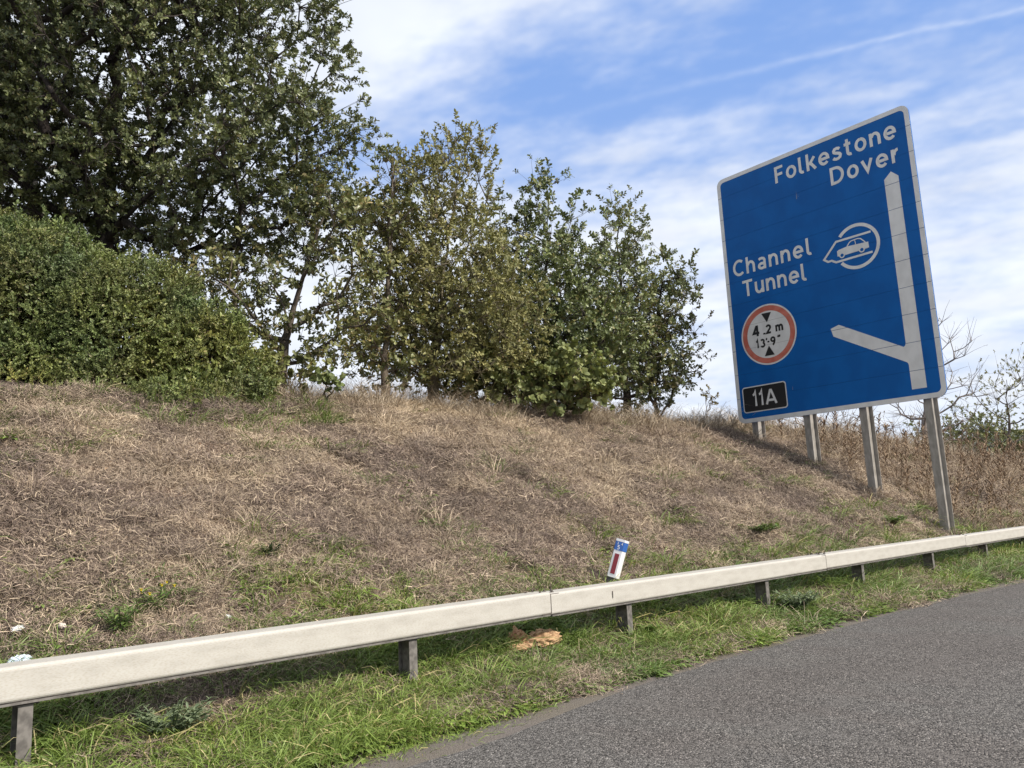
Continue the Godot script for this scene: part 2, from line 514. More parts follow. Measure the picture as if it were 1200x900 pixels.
# a word whose letters run from x0 to x1 on the baseline y
func word(text: String, x0: float, x1: float, y: float, size: float, weight: float, z: float, m: Material, parent: Node, xf := Transform3D(), called := "lettering") -> void:
	var sum := 0.0
	for ch in text: sum += float(glyph(ch)[-1]) * size
	var space: float = (x1 - x0 - sum) / maxf(1.0, text.length() - 1)
	var x := x0
	for ch in text:
		var q := glyph(ch)
		var g := Geo.new()
		for i in q.size() - 1:
			g.stroke(q[i], weight, xf * Transform3D(Basis(Vector3(size, 0, 0), Vector3(0, size, 0), Vector3(0, 0, 1)), Vector3(x, y, 0)), z + 0.0006 * i)
		x += float(q[-1]) * size + space
		if g.v.size(): put(called, g.mesh(m), parent)

# ---------------------------------------------------------------- the big sign
const SW := 4.6
const SH := 5.989
const SY := 0.9629   # heights below were read off on a board 6.22 high

func build_sign() -> void:
	var root := thing("road_sign", Vector3(-9.998, 3.18, -16.346), "tall blue motorway direction sign for Folkestone, Dover and Channel Tunnel on four steel posts", "road sign")
	root.rotation_degrees.y = -1.968
	var blue := mat("blue sheet", lin(0.002, 0.10, 0.36), 0.55, {"metallic_specular": 0.3})
	blue.albedo_texture = noise_tex(noise(0.006, 4, 91), 512, [Color(0.93, 0.94, 0.95), Color(1, 1, 1)], [0.3, 0.7])
	blue.uv1_triplanar = true
	blue.uv1_scale = Vector3(0.5, 0.35, 0.5)
	var white := mat("white sheet", lin(0.64, 0.64, 0.64), 0.45)
	white.albedo_texture = noise_tex(noise(0.01, 4, 92), 512, [Color(0.95, 0.95, 0.95), Color(1, 1, 1)], [0.25, 0.7])
	white.uv1_triplanar = true
	white.uv1_scale = Vector3(0.6, 0.4, 0.6)
	var red := mat("faded red sheet", lin(0.52, 0.155, 0.115), 0.45)
	red.albedo_texture = noise_tex(noise(0.012, 3, 93), 256, [Color(0.92, 0.85, 0.82), Color(1, 1, 1)], [0.25, 0.7])
	red.uv1_triplanar = true
	var black := mat("black sheet", lin(0.012, 0.012, 0.016), 0.4)
	var alu := mat("plank back", lin(0.28, 0.28, 0.28), 0.5)
	var steel := mat("sign post steel", Color.WHITE, 0.55)
	steel.albedo_texture = noise_tex(noise(0.02, 4, 95), 256, [lin(0.21, 0.195, 0.175), lin(0.32, 0.30, 0.275)], [0.25, 0.75])
	steel.uv1_triplanar = true
	steel.uv1_scale = Vector3(1.5, 0.6, 1.5)
	var I := Transform3D()
	var outline := round_rect(SW, SH, 0.17, 6)
	var inner := Transform2D(0, Vector2(0.095, 0.095)) * round_rect(SW - 0.19, SH - 0.19, 0.10, 6)
	var cuts := [-0.01]
	for s in [0.60, 1.183, 1.776, 2.345, 2.922, 3.486, 4.054, 4.612, 5.163, 5.730]: cuts.append(s * SY)
	cuts.append(SH + 0.01)
	var arrow := PackedVector2Array()
	for q in [[3.968, .225], [4.25, .225], [4.245, 4.745], [4.11, 4.885], [3.957, 4.75], [3.962, 1.20], [3.95, 1.15], [3.915, 1.122], [2.65, 1.875], [2.462, 1.822], [2.507, 1.64], [3.935, .80], [3.96, .77], [3.967, .735]]:
		arrow.append(Vector2(q[0], q[1] * SY))
	for i in cuts.size() - 1:
		var lo: float = cuts[i] + 0.0018
		var hi: float = cuts[i + 1] - 0.0018
		var narrow := line([-0.1, lo + 0.0025, SW + 0.1, lo + 0.0025, SW + 0.1, hi - 0.0025, -0.1, hi - 0.0025])
		var strip := line([-0.1, lo, SW + 0.1, lo, SW + 0.1, hi, -0.1, hi])
		var g := Geo.new()
		for p in Geometry2D.intersect_polygons(outline, strip): g.slab(p, I, 0.0, -0.035)
		put("plank", g.mesh(blue), root)
		# the border comes out as a left and a right piece; the end planks wrap round the corners
		for p in Geometry2D.intersect_polygons(outline, narrow):
			for r in Geometry2D.clip_polygons(p, inner):
				if Geometry2D.is_polygon_clockwise(r): continue
				g = Geo.new()
				g.slab(r, I, 0.003, 0.0008)
				put("border", g.mesh(white), root)
		for p in Geometry2D.intersect_polygons(arrow, narrow):
			g = Geo.new()
			g.slab(p, I, 0.003, 0.0008)
			put("route_arrow", g.mesh(white), root)
		# a narrow sheet behind closes the joint
		g = Geo.new()
		if i > 0: g.box(Vector3(0.02, cuts[i] - 0.02, -0.034), Vector3(SW - 0.02, cuts[i] + 0.02, -0.010))
		if g.v.size(): put("joint", g.mesh(black), root)
	# place names
	var s := 0.30 * SY
	word("Folkestone", 1.558, 4.312, 5.575 * SY, s, 0.222, 0.0035, white, root)
	word("Dover", 2.848, 4.305, 5.04 * SY, s, 0.222, 0.0035, white, root)
	word("Channel", 0.235, 2.235, 3.618 * SY, s, 0.215, 0.0035, white, root)
	word("Tunnel", 0.445, 2.055, 3.06 * SY, s, 0.215, 0.0035, white, root)
	# height limit roundel
	var c := Vector2(0.985, 2.022 * SY)
	var ro := 0.70
	var g := Geo.new()
	ring(g, c, ro, ro - 0.035, 0.0030)
	put("roundel_rim", g.mesh(white), root)
	g = Geo.new()
	ring(g, c, ro - 0.035, 0.545, 0.0034)
	put("roundel_ring", g.mesh(red), root)
	g = Geo.new()
	disc(g, c, 0.545, 0.0030)
	put("roundel_face", g.mesh(white), root)
	for t in [[.858, 2.545, 1.108, 2.54, .98, 2.312], [.972, 1.75, .842, 1.515, 1.096, 1.512]]:
		g = Geo.new()
		g.slab(PackedVector2Array([Vector2(t[0], t[1] * SY), Vector2(t[2], t[3] * SY), Vector2(t[4], t[5] * SY)]), I, 0.0045, 0.0032)
		put("triangle", g.mesh(black), root)
	word("4", 0.600, 0.81, 2.032 * SY, 0.19, 0.30, 0.0045, black, root)
	word(".", 0.868, 0.905, 2.036 * SY, 0.19, 0.30, 0.0045, black, root)
	word("2", 0.945, 1.095, 2.04 * SY, 0.150, 0.32, 0.0045, black, root)
	word("m", 1.185, 1.372, 2.042 * SY, 0.148, 0.32, 0.0045, black, root)
	word("13", 0.655, 0.872, 1.742 * SY, 0.140, 0.32, 0.0045, black, root)
	word("'", 0.905, 0.94, 1.742 * SY, 0.140, 0.26, 0.0045, black, root)
	word("-", 0.945, 1.01, 1.765 * SY, 0.140, 0.26, 0.0045, black, root)
	word("9", 1.03, 1.15, 1.745 * SY, 0.140, 0.32, 0.0045, black, root)
	word("\"", 1.205, 1.29, 1.755 * SY, 0.140, 0.26, 0.0045, black, root)
	for y in [1.776, 2.345]:   # the plank joints show through the roundel
		g = Geo.new()
		var half := sqrt(ro * ro - pow(y * SY - c.y, 2.0))
		g.slab(line([c.x - half, y * SY - 0.003, c.x + half, y * SY - 0.003, c.x + half, y * SY + 0.003, c.x - half, y * SY + 0.003]), I, 0.0040, 0.0040)
		put("seam", g.mesh(alu), root)
	# junction number plate
	var pr := Transform2D(0, Vector2(0.165, 0.235 * SY)) * round_rect(1.125, 0.60, 0.07, 5)
	var pi2 := Transform2D(0, Vector2(0.19, 0.235 * SY + 0.025)) * round_rect(1.075, 0.55, 0.05, 5)
	g = Geo.new()
	g.slab(pr, I, 0.003, 0.0008)
	put("number_plate_rim", g.mesh(white), root)
	g = Geo.new()
	g.slab(pi2, I, 0.006, 0.0032)
	put("number_plate", g.mesh(black), root)
	word("11A", 0.432, 1.035, 0.375 * SY, 0.25, 0.21, 0.0068, white, root)
	emblem(root, white, blue)
	for q in [[2.02, 5.02, 0.012, 0.20], [2.06, 5.06, 0.006, 0.09], [1.44, 0.62, 0.008, 0.10]]:   # old scratches
		g = Geo.new()
		g.slab(line([q[0], q[1] * SY, q[0] + q[2], q[1] * SY, q[0] + q[2] * 0.6, q[1] * SY + q[3]]), I, 0.0022, 0.0022)
		put("scratch", g.mesh(alu), root)
	# rails behind and the four posts
	for y in [0.9, 3.0, 5.0]:
		g = Geo.new()
		g.box(Vector3(0.1, y, -0.085), Vector3(SW - 0.1, y + 0.09, -0.0355))
		put("stiffener", g.mesh(alu), root)
	for px in [0.36, 1.65, 2.90, 4.19]:
		g = Geo.new()
		var gy: float = land(-9.998 + px, -16.5) - 3.18 - 0.6
		var f := 0.076
		g.box(Vector3(px - f, gy, -0.101), Vector3(px + f, SH - 0.35, -0.088))
		g.box(Vector3(px - f, gy, -0.38), Vector3(px + f, SH - 0.35, -0.367))
		g.box(Vector3(px - 0.005, gy, -0.367), Vector3(px + 0.005, SH - 0.35, -0.101))
		put("post", g.mesh(steel), root)

func ring(g: Geo, c: Vector2, ro: float, ri: float, z: float, a0 := 0.0, a1 := 360.0, sx := 1.0) -> void:
	var n := 72
	var k := g.v.size()
	for i in n + 1:
		var a := deg_to_rad(lerpf(a0, a1, float(i) / n))
		for r in [ro, ri]: g.vert(Vector3(c.x + r * cos(a) * sx, c.y + r * sin(a), z))
	for i in n:
		var q := k + 2 * i
		g.ix.append_array(PackedInt32Array([q, q + 1, q + 3, q, q + 3, q + 2]))

func disc(g: Geo, c: Vector2, r: float, z: float) -> void:
	var n := 48
	var k := g.vert(Vector3(c.x, c.y, z))
	for i in n + 1:
		g.vert(Vector3(c.x + r * cos(TAU * i / n), c.y + r * sin(TAU * i / n), z))
	for i in n: g.ix.append_array(PackedInt32Array([k, k + i + 2, k + i + 1]))

func emblem(root: Node3D, white: Material, blue: Material) -> void:
	var I := Transform3D()
	var g := Geo.new()
	ring(g, Vector2(3.235, 3.505 * SY), 0.488, 0.418, 0.003, 139.0, -143.0)
	put("emblem_ring", g.mesh(white), root)
	g = Geo.new()
	var f := PackedVector2Array()
	for q in [[3.555, 3.735], [2.80, 3.735], [2.495, 3.405], [2.580, 3.335], [2.66, 3.338], [2.755, 3.275], [3.545, 3.285]]: f.append(Vector2(q[0], q[1] * SY))
	g.stroke(f, 0.045, I, 0.0036)
	put("emblem_line", g.mesh(white), root)
	g = Geo.new()
	var body := PackedVector2Array()
	for q in [[2.80, 3.395], [2.80, 3.515], [2.84, 3.535], [3.02, 3.56], [3.48, 3.53], [3.485, 3.40], [3.39, 3.39], [2.90, 3.38]]: body.append(Vector2(q[0], q[1] * SY))
	g.slab(body, I, 0.0036, 0.0030)
	var cabin := PackedVector2Array()
	for q in [[3.02, 3.55], [3.085, 3.63], [3.13, 3.655], [3.27, 3.665], [3.33, 3.645], [3.42, 3.54]]: cabin.append(Vector2(q[0], q[1] * SY))
	g.stroke(cabin, 0.022, I, 0.0042)
	g.stroke(line([3.215, 3.55 * SY, 3.205, 3.66 * SY]), 0.016, I, 0.0046)
	put("emblem_car", g.mesh(white), root)
	for x in [2.90, 3.33]:
		g = Geo.new()
		ring(g, Vector2(x, 3.395 * SY), 0.062, 0.036, 0.0050)
		put("emblem_wheel", g.mesh(white), root)
		g = Geo.new()
		disc(g, Vector2(x, 3.395 * SY), 0.036, 0.0050)
		put("emblem_hub", g.mesh(blue), root)

# ---------------------------------------------------------------- leaning marker post
func build_marker() -> void:
	var root := thing("marker_post", Vector3(-5.66, land(-5.66, -6.45) - 0.02, -6.45), "leaning white roadside marker post with blue top and red reflector behind the barrier", "marker post")
	root.basis = Basis(Vector3(-0.74, 0, -0.67).normalized(), 0.33) * Basis(Vector3.UP, 0.34).scaled(Vector3.ONE * 0.88)
	var wp := mat("white plastic", lin(0.80, 0.80, 0.82), 0.4)
	var bp := mat("blue plastic", lin(0.03, 0.12, 0.42), 0.4)
	var rp := mat("red reflector", lin(0.22, 0.012, 0.022), 0.25)
	var st := mat("stump", lin(0.05, 0.05, 0.05), 0.8)
	var w := 0.056
	var d := 0.045
	var prof := PackedVector2Array([Vector2(-w, -d), Vector2(-w + 0.01, -d - 0.008), Vector2(w - 0.01, -d - 0.008), Vector2(w, -d), Vector2(w, d), Vector2(w - 0.008, d + 0.006), Vector2(-w + 0.008, d + 0.006), Vector2(-w, d)])
	var up := Basis(Vector3.RIGHT, -PI / 2)
	var g := Geo.new()
	g.slab(prof, Transform3D(up, Vector3(0, 0.24, 0)), 0.0, -0.5)
	put("stump", g.mesh(st), root)
	g = Geo.new()
	g.slab(Transform2D(0, Vector2(1.08, 1.1), 0, Vector2.ZERO) * prof, Transform3D(up, Vector3(0, 0.515, 0)), 0.0, -0.32)
	put("body", g.mesh(wp), root)
	g = Geo.new()
	g.slab(Transform2D(0, Vector2(1.12, 1.15), 0, Vector2.ZERO) * prof, Transform3D(up, Vector3(0, 0.622, 0)), 0.0, -0.105)
	put("blue_sleeve", g.mesh(bp), root)
	g = Geo.new()
	g.slab(Transform2D(0, Vector2(1.14, 1.17), 0, Vector2.ZERO) * prof, Transform3D(up, Vector3(0, 0.652, 0)), 0.0, -0.029)
	put("cap", g.mesh(wp), root)
	g = Geo.new()
	g.box(Vector3(-0.028, 0.235, 0.057), Vector3(0.028, 0.475, 0.0615))
	put("reflector", g.mesh(rp), root)
	word("5", -0.022, 0.02, 0.525, 0.04, 0.2, 0.0622, wp, root, I3(), "numeral")
	word("34", -0.034, 0.040, 0.583, 0.022, 0.2, 0.0622, wp, root, I3(), "numeral")

func I3() -> Transform3D:
	return Transform3D()

# ---------------------------------------------------------------- leaves and sprigs
const OAK := [[0.0, 0.03], [0.18, 0.13], [0.32, 0.10], [0.5, 0.27], [0.62, 0.19], [0.8, 0.30], [1.0, 0.03]]
const OVAL := [[0.0, 0.03], [0.25, 0.22], [0.55, 0.28], [0.8, 0.18], [1.0, 0.01]]
const SLIM := [[0.0, 0.03], [0.3, 0.11], [0.65, 0.11], [1.0, 0.01]]
const ROUND := [[0.0, 0.1], [0.2, 0.36], [0.5, 0.48], [0.8, 0.34], [1.0, 0.04]]

func leaf(g: Geo, base: Vector3, d: Vector3, up: Vector3, length: float, shape: Array, droop: float, fold: float, col: Color) -> void:
	var s := d.cross(up).normalized()
	if s.length() < 0.5: s = d.cross(Vector3(0.3, 0.2, 0.9)).normalized()
	var n := s.cross(d).normalized()
	var pm := Vector3.ZERO
	var pl := Vector3.ZERO
	var pr := Vector3.ZERO
	for i in shape.size():
		var t: float = shape[i][0]
		var w: float = shape[i][1] * length
		var m := base + d * (length * t) - n * (droop * length * t * t)
		var l := m + s * w + n * (w * fold)
		var r := m - s * w + n * (w * fold)
		if i > 0:
			g.quad(pm, pl, l, m, col)
			g.quad(pm, m, r, pr, col)
		pm = m; pl = l; pr = r

# a shoot along +y with its leaves
func sprig(sd: int, count: int, stem: float, length: float, shape: Array, cols: Array, open: float, mt: Material, along := 0.25) -> ArrayMesh:
	rng.seed = sd
	var g := Geo.new()
	var bend := Vector3(rng.randf_range(-0.3, 0.3), 0, rng.randf_range(-0.3, 0.3)) * stem
	var prev := Vector3.ZERO
	for i in 3:
		var t := (i + 1) / 3.0
		var p := Vector3(0, stem * t, 0) + bend * t * t
		g.tube(prev, p, 0.0035 * (1.2 - t * 0.6), 0.0035 * (1.0 - t * 0.6), 3, Color(0.14, 0.11, 0.07))
		prev = p
	for i in count:
		var t := lerpf(along, 1.0, (i + rng.randf() * 0.7) / count)
		var p := Vector3(0, stem * t, 0) + bend * t * t
		var a := i * 2.4 + rng.randf_range(-0.5, 0.5)
		var q := rng.randf_range(0.6, 1.25) * open * (1.15 - 0.6 * t)
		var d := Vector3(cos(a) * sin(q), cos(q), sin(a) * sin(q)).normalized()
		var k := rng.randf()
		var col: Color = (cols[0] as Color).lerp(cols[1], k)
		if cols.size() > 2 and rng.randf() < 0.055: col = cols[2]
		leaf(g, p, d, (Vector3.UP + rv(0.6)).normalized(), length * rng.randf_range(0.65, 1.15), shape, rng.randf_range(-0.05, 0.4), rng.randf_range(0.05, 0.45), col)
	return g.mesh(mt)

func leaf_mat(called: String, rough: float, back: float) -> StandardMaterial3D:
	return mat(called, Color.WHITE, rough, {"backlight_enabled": true, "backlight": Color(back, back, back * 0.7).linear_to_srgb()})

# many copies of a few meshes, as one part
func scatter(called: String, meshes: Array, xs: Array, tints: Array, parent: Node) -> void:
	for k in meshes.size():
		if xs[k].size() == 0: continue
		var mm := MultiMesh.new()
		mm.transform_format = MultiMesh.TRANSFORM_3D
		mm.use_colors = true
		mm.mesh = meshes[k]
		mm.instance_count = xs[k].size()
		for i in xs[k].size():
			mm.set_instance_transform(i, xs[k][i])
			mm.set_instance_color(i, tints[k][i])
		var o := MultiMeshInstance3D.new()
		o.multimesh = mm
		o.name = called
		o.set_meta("kind", "stuff")
		parent.add_child(o, true)

func basis_along(d: Vector3, spin: float, s: float) -> Basis:
	var y := d.normalized()
	var x := y.cross(Vector3(0.27, 0.11, 0.95) if absf(y.y) > 0.9 else Vector3.UP).normalized()
	var z := x.cross(y)
	return (Basis(x, y, z) * Basis(Vector3.UP, spin)).scaled(Vector3.ONE * s)

# ---------------------------------------------------------------- trees
# els: x, y, z, radius, half height of each lobe of the crown, in metres from the world's origin
func grow(called: String, label: String, cat: String, group: String, at: Vector3, rad: float, els: Array, o: Dictionary) -> Node3D:
	rng.seed = int(o.get("seed", 1))
	var root := thing(called, at, label, cat, group)
	var lobes := []
	var vol := 0.0
	var top := Vector3.ZERO
	var low := 99.0
	for i in range(0, els.size(), 5):
		var c := Vector3(els[i], els[i + 1], els[i + 2]) - at
		lobes.append([c, els[i + 3], els[i + 4]])
		vol += els[i + 3] * els[i + 3] * els[i + 4]
		if c.y + els[i + 4] * 0.3 > top.y: top = c + Vector3(0, els[i + 4] * 0.3, 0)
		low = minf(low, c.y - els[i + 4])
	# nodes of the skeleton; the leader first
	var P := PackedVector3Array([Vector3(0, -0.4, 0)])
	var par := PackedInt32Array([-1])
	var via: Vector3 = o.get("via", Vector3(top.x * 0.25, top.y * 0.5, top.z * 0.25))
	var stems: int = o.get("stems", 1)
	var n0 := maxi(6, int(top.length() / 0.3))
	for s in stems:
		var tgt: Vector3 = top if s == 0 else (lobes[s % lobes.size()][0] as Vector3) + Vector3(0, 0.1, 0)
		var v2 := via if s == 0 else Vector3(tgt.x * 0.55, tgt.y * 0.4, tgt.z * 0.55)
		var prev := 0
		for i in range(1, n0 + 1):
			var t := float(i) / n0
			var p := Vector3(0, 0, 0).lerp(v2, t).lerp(v2.lerp(tgt, t), t)
			P.append(p + rv(0.05) * (1.0 + rad * 3.0) * minf(1.0, t * 4.0))
			par.append(prev)
			prev = P.size() - 1
	var leader := P.size()
	# places for the clumps of leaves
	var gap: float = o.get("gap", 0.5)
	var shell: float = o.get("shell", 0.45)
	var pts := []
	for L in lobes:
		var want := int(L[1] * L[1] * L[2] * 4.2 / pow(gap, 3.0) * float(o.get("fill", 0.75)))
		var tries := 0
		var got := 0
		while got < want and tries < want * 8:
			tries += 1
			var d := rv().normalized() * pow(rng.randf(), shell) * rng.randf_range(0.86, 1.1)
			var p: Vector3 = L[0] + Vector3(d.x * L[1], d.y * L[2], d.z * L[1])
			var ok := p.y > 0.25
			for q in pts:
				if ok and p.distance_squared_to(q) < gap * gap * 0.55: ok = false
			if ok:
				pts.append(p)
				got += 1
	pts.sort_custom(func(a, b): return Vector2(a.x, a.z).length() + absf(a.y - top.y * 0.45) * 0.5 < Vector2(b.x, b.z).length() + absf(b.y - top.y * 0.45) * 0.5)
	var tips := []
	for p in pts:
		var best := 0
		var cost := 1e9
		for j in range(2, P.size()):
			var hd := Vector2(P[j].x - p.x, P[j].z - p.z).length()
			var c := P[j].distance_to(p) + 1.1 * maxf(0.0, P[j].y - (p.y - 0.4 * hd))
			if c < cost:
				cost = c
				best = j
		var a := P[best]
		var len := a.distance_to(p)
		var k := maxi(1, int(len / 0.3))
		var prev := best
		for i in range(1, k + 1):
			var t := float(i) / k
			P.append(a.lerp(p, t) + Vector3(0, -0.10 * len * sin(t * PI) * 0.6, 0) + (rv(0.07) * minf(len, 1.0) if i < k else Vector3.ZERO))
			par.append(prev)
			prev = P.size() - 1
		tips.append(prev)
	var carry := PackedFloat32Array()
	carry.resize(P.size())
	for t in tips: carry[t] += 1.0
	for i in range(P.size() - 1, 0, -1): carry[par[i]] += maxf(carry[i], 0.3)
	var tip: float = o.get("tip", 0.008)
	var wood := Geo.new()
	var rs := PackedFloat32Array()
	for i in P.size():
		rs.append(maxf(tip, rad * pow(carry[i] / maxf(carry[0], 1.0), 0.5)) * (1.35 if i == 0 else 1.12 if i == 1 else 1.0))
	var bark: Color = o.get("bark", Color(0.10, 0.085, 0.07))
	for i in range(1, P.size()):
		var ra := minf(rs[par[i]], rs[i] * 1.25)
		var cc := bark * rng.randf_range(0.85, 1.15)
		wood.tube(P[par[i]], P[i], ra, rs[i], 8 if rs[i] > 0.05 else 5 if rs[i] > 0.015 else 4, Color(cc.r, cc.g, cc.b))
	# twigs and sprigs
	var sprigs: Array = o.sprigs
	var xs := []
	var cs := []
	for q in sprigs:
		xs.append([])
		cs.append([])
	var per: int = o.get("per", 12)
	var spread: float = o.get("spread", 0.42)
	var t0: Color = o.get("tint0", Color(1, 1, 1))
	var t1: Color = o.get("tint1", Color(1, 1, 1))
	var mid := Vector3(top.x * 0.5, top.y * 0.55, top.z * 0.5)
	var twigs := Geo.new()
	var keep: float = o.get("leafy", 1.0)
	for t in tips:
		var c := P[t]
		var ctint := t0.lerp(t1, clampf(rng.randf() * 0.7 + 0.5 * fbm.get_noise_3d(c.x * 3.0, c.y * 3.0, c.z * 3.0) + 0.15, 0.0, 1.0))
		var out := (c - mid).normalized()
		for k in per:
			var d := (rv().normalized() + out * 0.55 + Vector3(0, float(o.get("lift", 0.25)), 0))
			var p := c + d * spread * rng.randf_range(0.25, 1.0)
			if rng.randf() < float(o.get("twiggy", 0.5)):
				var m := c.lerp(p, 0.55) + rv(0.05) * spread
				twigs.tube(c, m, tip * 0.7, tip * 0.45, 3, bark)
				twigs.tube(m, p, tip * 0.45, tip * 0.22, 3, bark)
			if rng.randf() > keep: continue
			var v := rng.randi() % sprigs.size()
			var dir := (d.normalized() + rv(0.5) + Vector3(0, 0.15, 0)).normalized()
			xs[v].append(Transform3D(basis_along(dir, rng.randf() * TAU, rng.randf_range(0.7, 1.15) * float(o.get("size", 1.0))), p - dir * 0.06))
			var br := rng.randf_range(0.75, 1.2)
			cs[v].append(Color(ctint.r * br, ctint.g * br, ctint.b * br))
	var bm := mat("bark", Color.WHITE, 0.9)
	if bm.albedo_texture == null:
		bm.albedo_texture = noise_tex(noise(0.04, 4, 41), 256, [lin(0.5, 0.5, 0.5), lin(1, 1, 1)], [0.25, 0.7])
		bm.uv1_triplanar = true
		bm.uv1_scale = Vector3(5.0, 1.5, 5.0)
	put("trunk", wood.mesh(bm, true), root)
	if twigs.v.size(): put("twigs", twigs.mesh(bm), root).set_meta("kind", "stuff")
	scatter("crown", sprigs, xs, cs, root)
	return root

func build_trees() -> void:
	var lm := leaf_mat("oak leaf", 0.42, 0.35)
	var lm2 := leaf_mat("dull leaf", 0.6, 0.4)
	var oak_cols := [Color(0.098, 0.112, 0.050), Color(0.19, 0.202, 0.098), Color(0.22, 0.185, 0.10)]
	var oak := []
	for i in 3: oak.append(sprig(100 + i, 12, 0.16, 0.092, OAK, oak_cols, 1.25, lm))
	var olive_cols := [Color(0.17, 0.178, 0.072), Color(0.33, 0.318, 0.15), Color(0.36, 0.28, 0.16)]
	var fineoak := []
	for i in 3: fineoak.append(sprig(110 + i, 17, 0.19, 0.075, OAK, oak_cols, 1.2, lm))
	var olive := []
	for i in 3: olive.append(sprig(120 + i, 11, 0.20, 0.076, OVAL, olive_cols, 1.15, lm2))
	var dead := []
	for i in 2: dead.append(sprig(140 + i, 4, 0.2, 0.035, OVAL, [Color(0.16, 0.13, 0.08), Color(0.20, 0.18, 0.10)], 1.1, lm2))
	var bright := []
	for i in 2: bright.append(sprig(150 + i, 9, 0.16, 0.10, ROUND, [Color(0.125, 0.150, 0.055), Color(0.245, 0.265, 0.11), Color(0.28, 0.24, 0.12)], 1.2, lm2))
	grow("oak_tree", "largest oak with a broad dark crown and forked trunk behind the green thicket", "tree", "", Vector3(-14.11, 3.40, -3.65), 0.210, [-13.16, 9.52, -3.44, 2.13, 2.13, -11.47, 9.12, -5.37, 1.14, 1.35, -11.96, 7.31, -5.29, 1.84, 1.21, -11.52, 6.44, -5.98, 0.99, 0.85, -14.78, 9.63, -1.66, 1.99, 3.26, -14.34, 7.48, -2.66, 1.56, 1.21, -12.60, 11.88, -3.47, 3.41, 1.56, -12.66, 6.51, -4.72, 1.14, 0.71, -13.63, 7.71, -3.37, 1.56, 1.28, -13.44, 6.50, -3.89, 1.06, 0.57, -14.57, 6.64, -2.62, 0.99, 0.57], {"seed": 11, "gap": 0.56, "per": 20, "spread": 0.46, "fill": 0.68, "shell": 0.42, "sprigs": fineoak, "tip": 0.01, "bark": Color(0.055, 0.045, 0.04), "tint0": Color(0.70, 0.80, 0.78), "tint1": Color(1.15, 1.2, 1.08)})
	grow("pale_trunk_tree", "slender pale-trunked tree showing through the gaps at the top left", "tree", "", Vector3(-19.43, 3.47, -4.14), 0.130, [-18.90, 11.92, -3.06, 1.69, 1.69, -18.65, 10.21, -3.75, 1.32, 1.13, -20.17, 10.32, -2.08, 1.69, 2.26], {"seed": 12, "gap": 0.62, "per": 13, "spread": 0.5, "fill": 0.55, "sprigs": fineoak, "tip": 0.009, "bark": Color(0.20, 0.18, 0.15), "tint0": Color(0.8, 0.85, 0.9), "tint1": Color(1.2, 1.2, 1.2)})
	grow("young_oak_tree", "small loose oak beside the end of the green thicket, sky showing through it", "tree", "", Vector3(-11.73, 3.31, -5.71), 0.085, [-11.31, 5.10, -5.79, 0.85, 0.85, -10.79, 6.06, -6.12, 0.75, 0.75, -11.77, 4.79, -5.37, 0.75, 0.82, -10.84, 4.80, -6.37, 0.57, 0.96, -12.12, 5.22, -4.88, 0.75, 0.66, -11.23, 4.08, -6.13, 0.55, 0.41], {"seed": 13, "gap": 0.42, "per": 9, "spread": 0.36, "fill": 0.55, "sprigs": oak, "bark": Color(0.12, 0.10, 0.08), "tint0": Color(0.95, 1.0, 0.9), "tint1": Color(1.5, 1.4, 1.2)})
	grow("thin_tree", "thin tree with a bare dead top rising above its sparse leaves", "tree", "", Vector3(-11.18, 3.22, -7.37), 0.065, [-10.79, 5.73, -7.25, 0.65, 1.37, -11.16, 4.61, -7.12, 0.72, 0.86, -10.55, 6.94, -7.21, 0.32, 0.65, -11.22, 3.93, -7.23, 0.69, 0.35], {"seed": 14, "gap": 0.4, "per": 8, "spread": 0.34, "fill": 0.5, "sprigs": oak, "bark": Color(0.15, 0.12, 0.09), "tint0": Color(0.95, 1.0, 0.85), "tint1": Color(1.5, 1.4, 1.1)})
	grow("olive_leaved_tree", "tallest yellowish olive-leaved tree of the clump, twiggy with a lichened trunk", "tree", "", Vector3(-11.34, 3.25, -8.49), 0.095, [-10.51, 7.57, -8.44, 0.69, 0.58, -10.81, 6.52, -8.37, 1.11, 0.95, -10.93, 5.46, -8.51, 1.35, 0.95, -10.54, 4.89, -9.07, 1.11, 0.95, -11.48, 4.58, -8.13, 0.85, 0.77, -10.23, 8.09, -8.62, 0.28, 0.37, -10.94, 4.00, -8.85, 1.08, 0.34, -11.34, 4.11, -8.39, 0.77, 0.40], {"seed": 15, "gap": 0.36, "per": 12, "spread": 0.34, "fill": 0.6, "sprigs": olive, "bark": Color(0.19, 0.165, 0.11), "tint0": Color(0.75, 0.78, 0.7), "tint1": Color(1.25, 1.2, 1.1), "lift": 0.5, "twiggy": 0.8})
	grow("dark_oak_tree", "dark green pointed oak in the middle of the clump, dense to the ground", "tree", "", Vector3(-11.64, 3.29, -11.67), 0.110, [-10.92, 7.90, -11.36, 0.39, 0.57, -11.05, 6.90, -11.46, 0.80, 0.80, -11.14, 5.93, -11.61, 1.21, 0.93, -11.30, 4.87, -11.69, 1.52, 1.07, -11.56, 7.11, -10.86, 0.46, 0.75, -10.43, 6.59, -12.21, 0.36, 0.50], {"seed": 16, "gap": 0.42, "per": 14, "spread": 0.4, "fill": 0.72, "sprigs": oak, "bark": Color(0.08, 0.07, 0.06), "tint0": Color(0.8, 0.95, 0.8), "tint1": Color(1.25, 1.35, 1.1)})
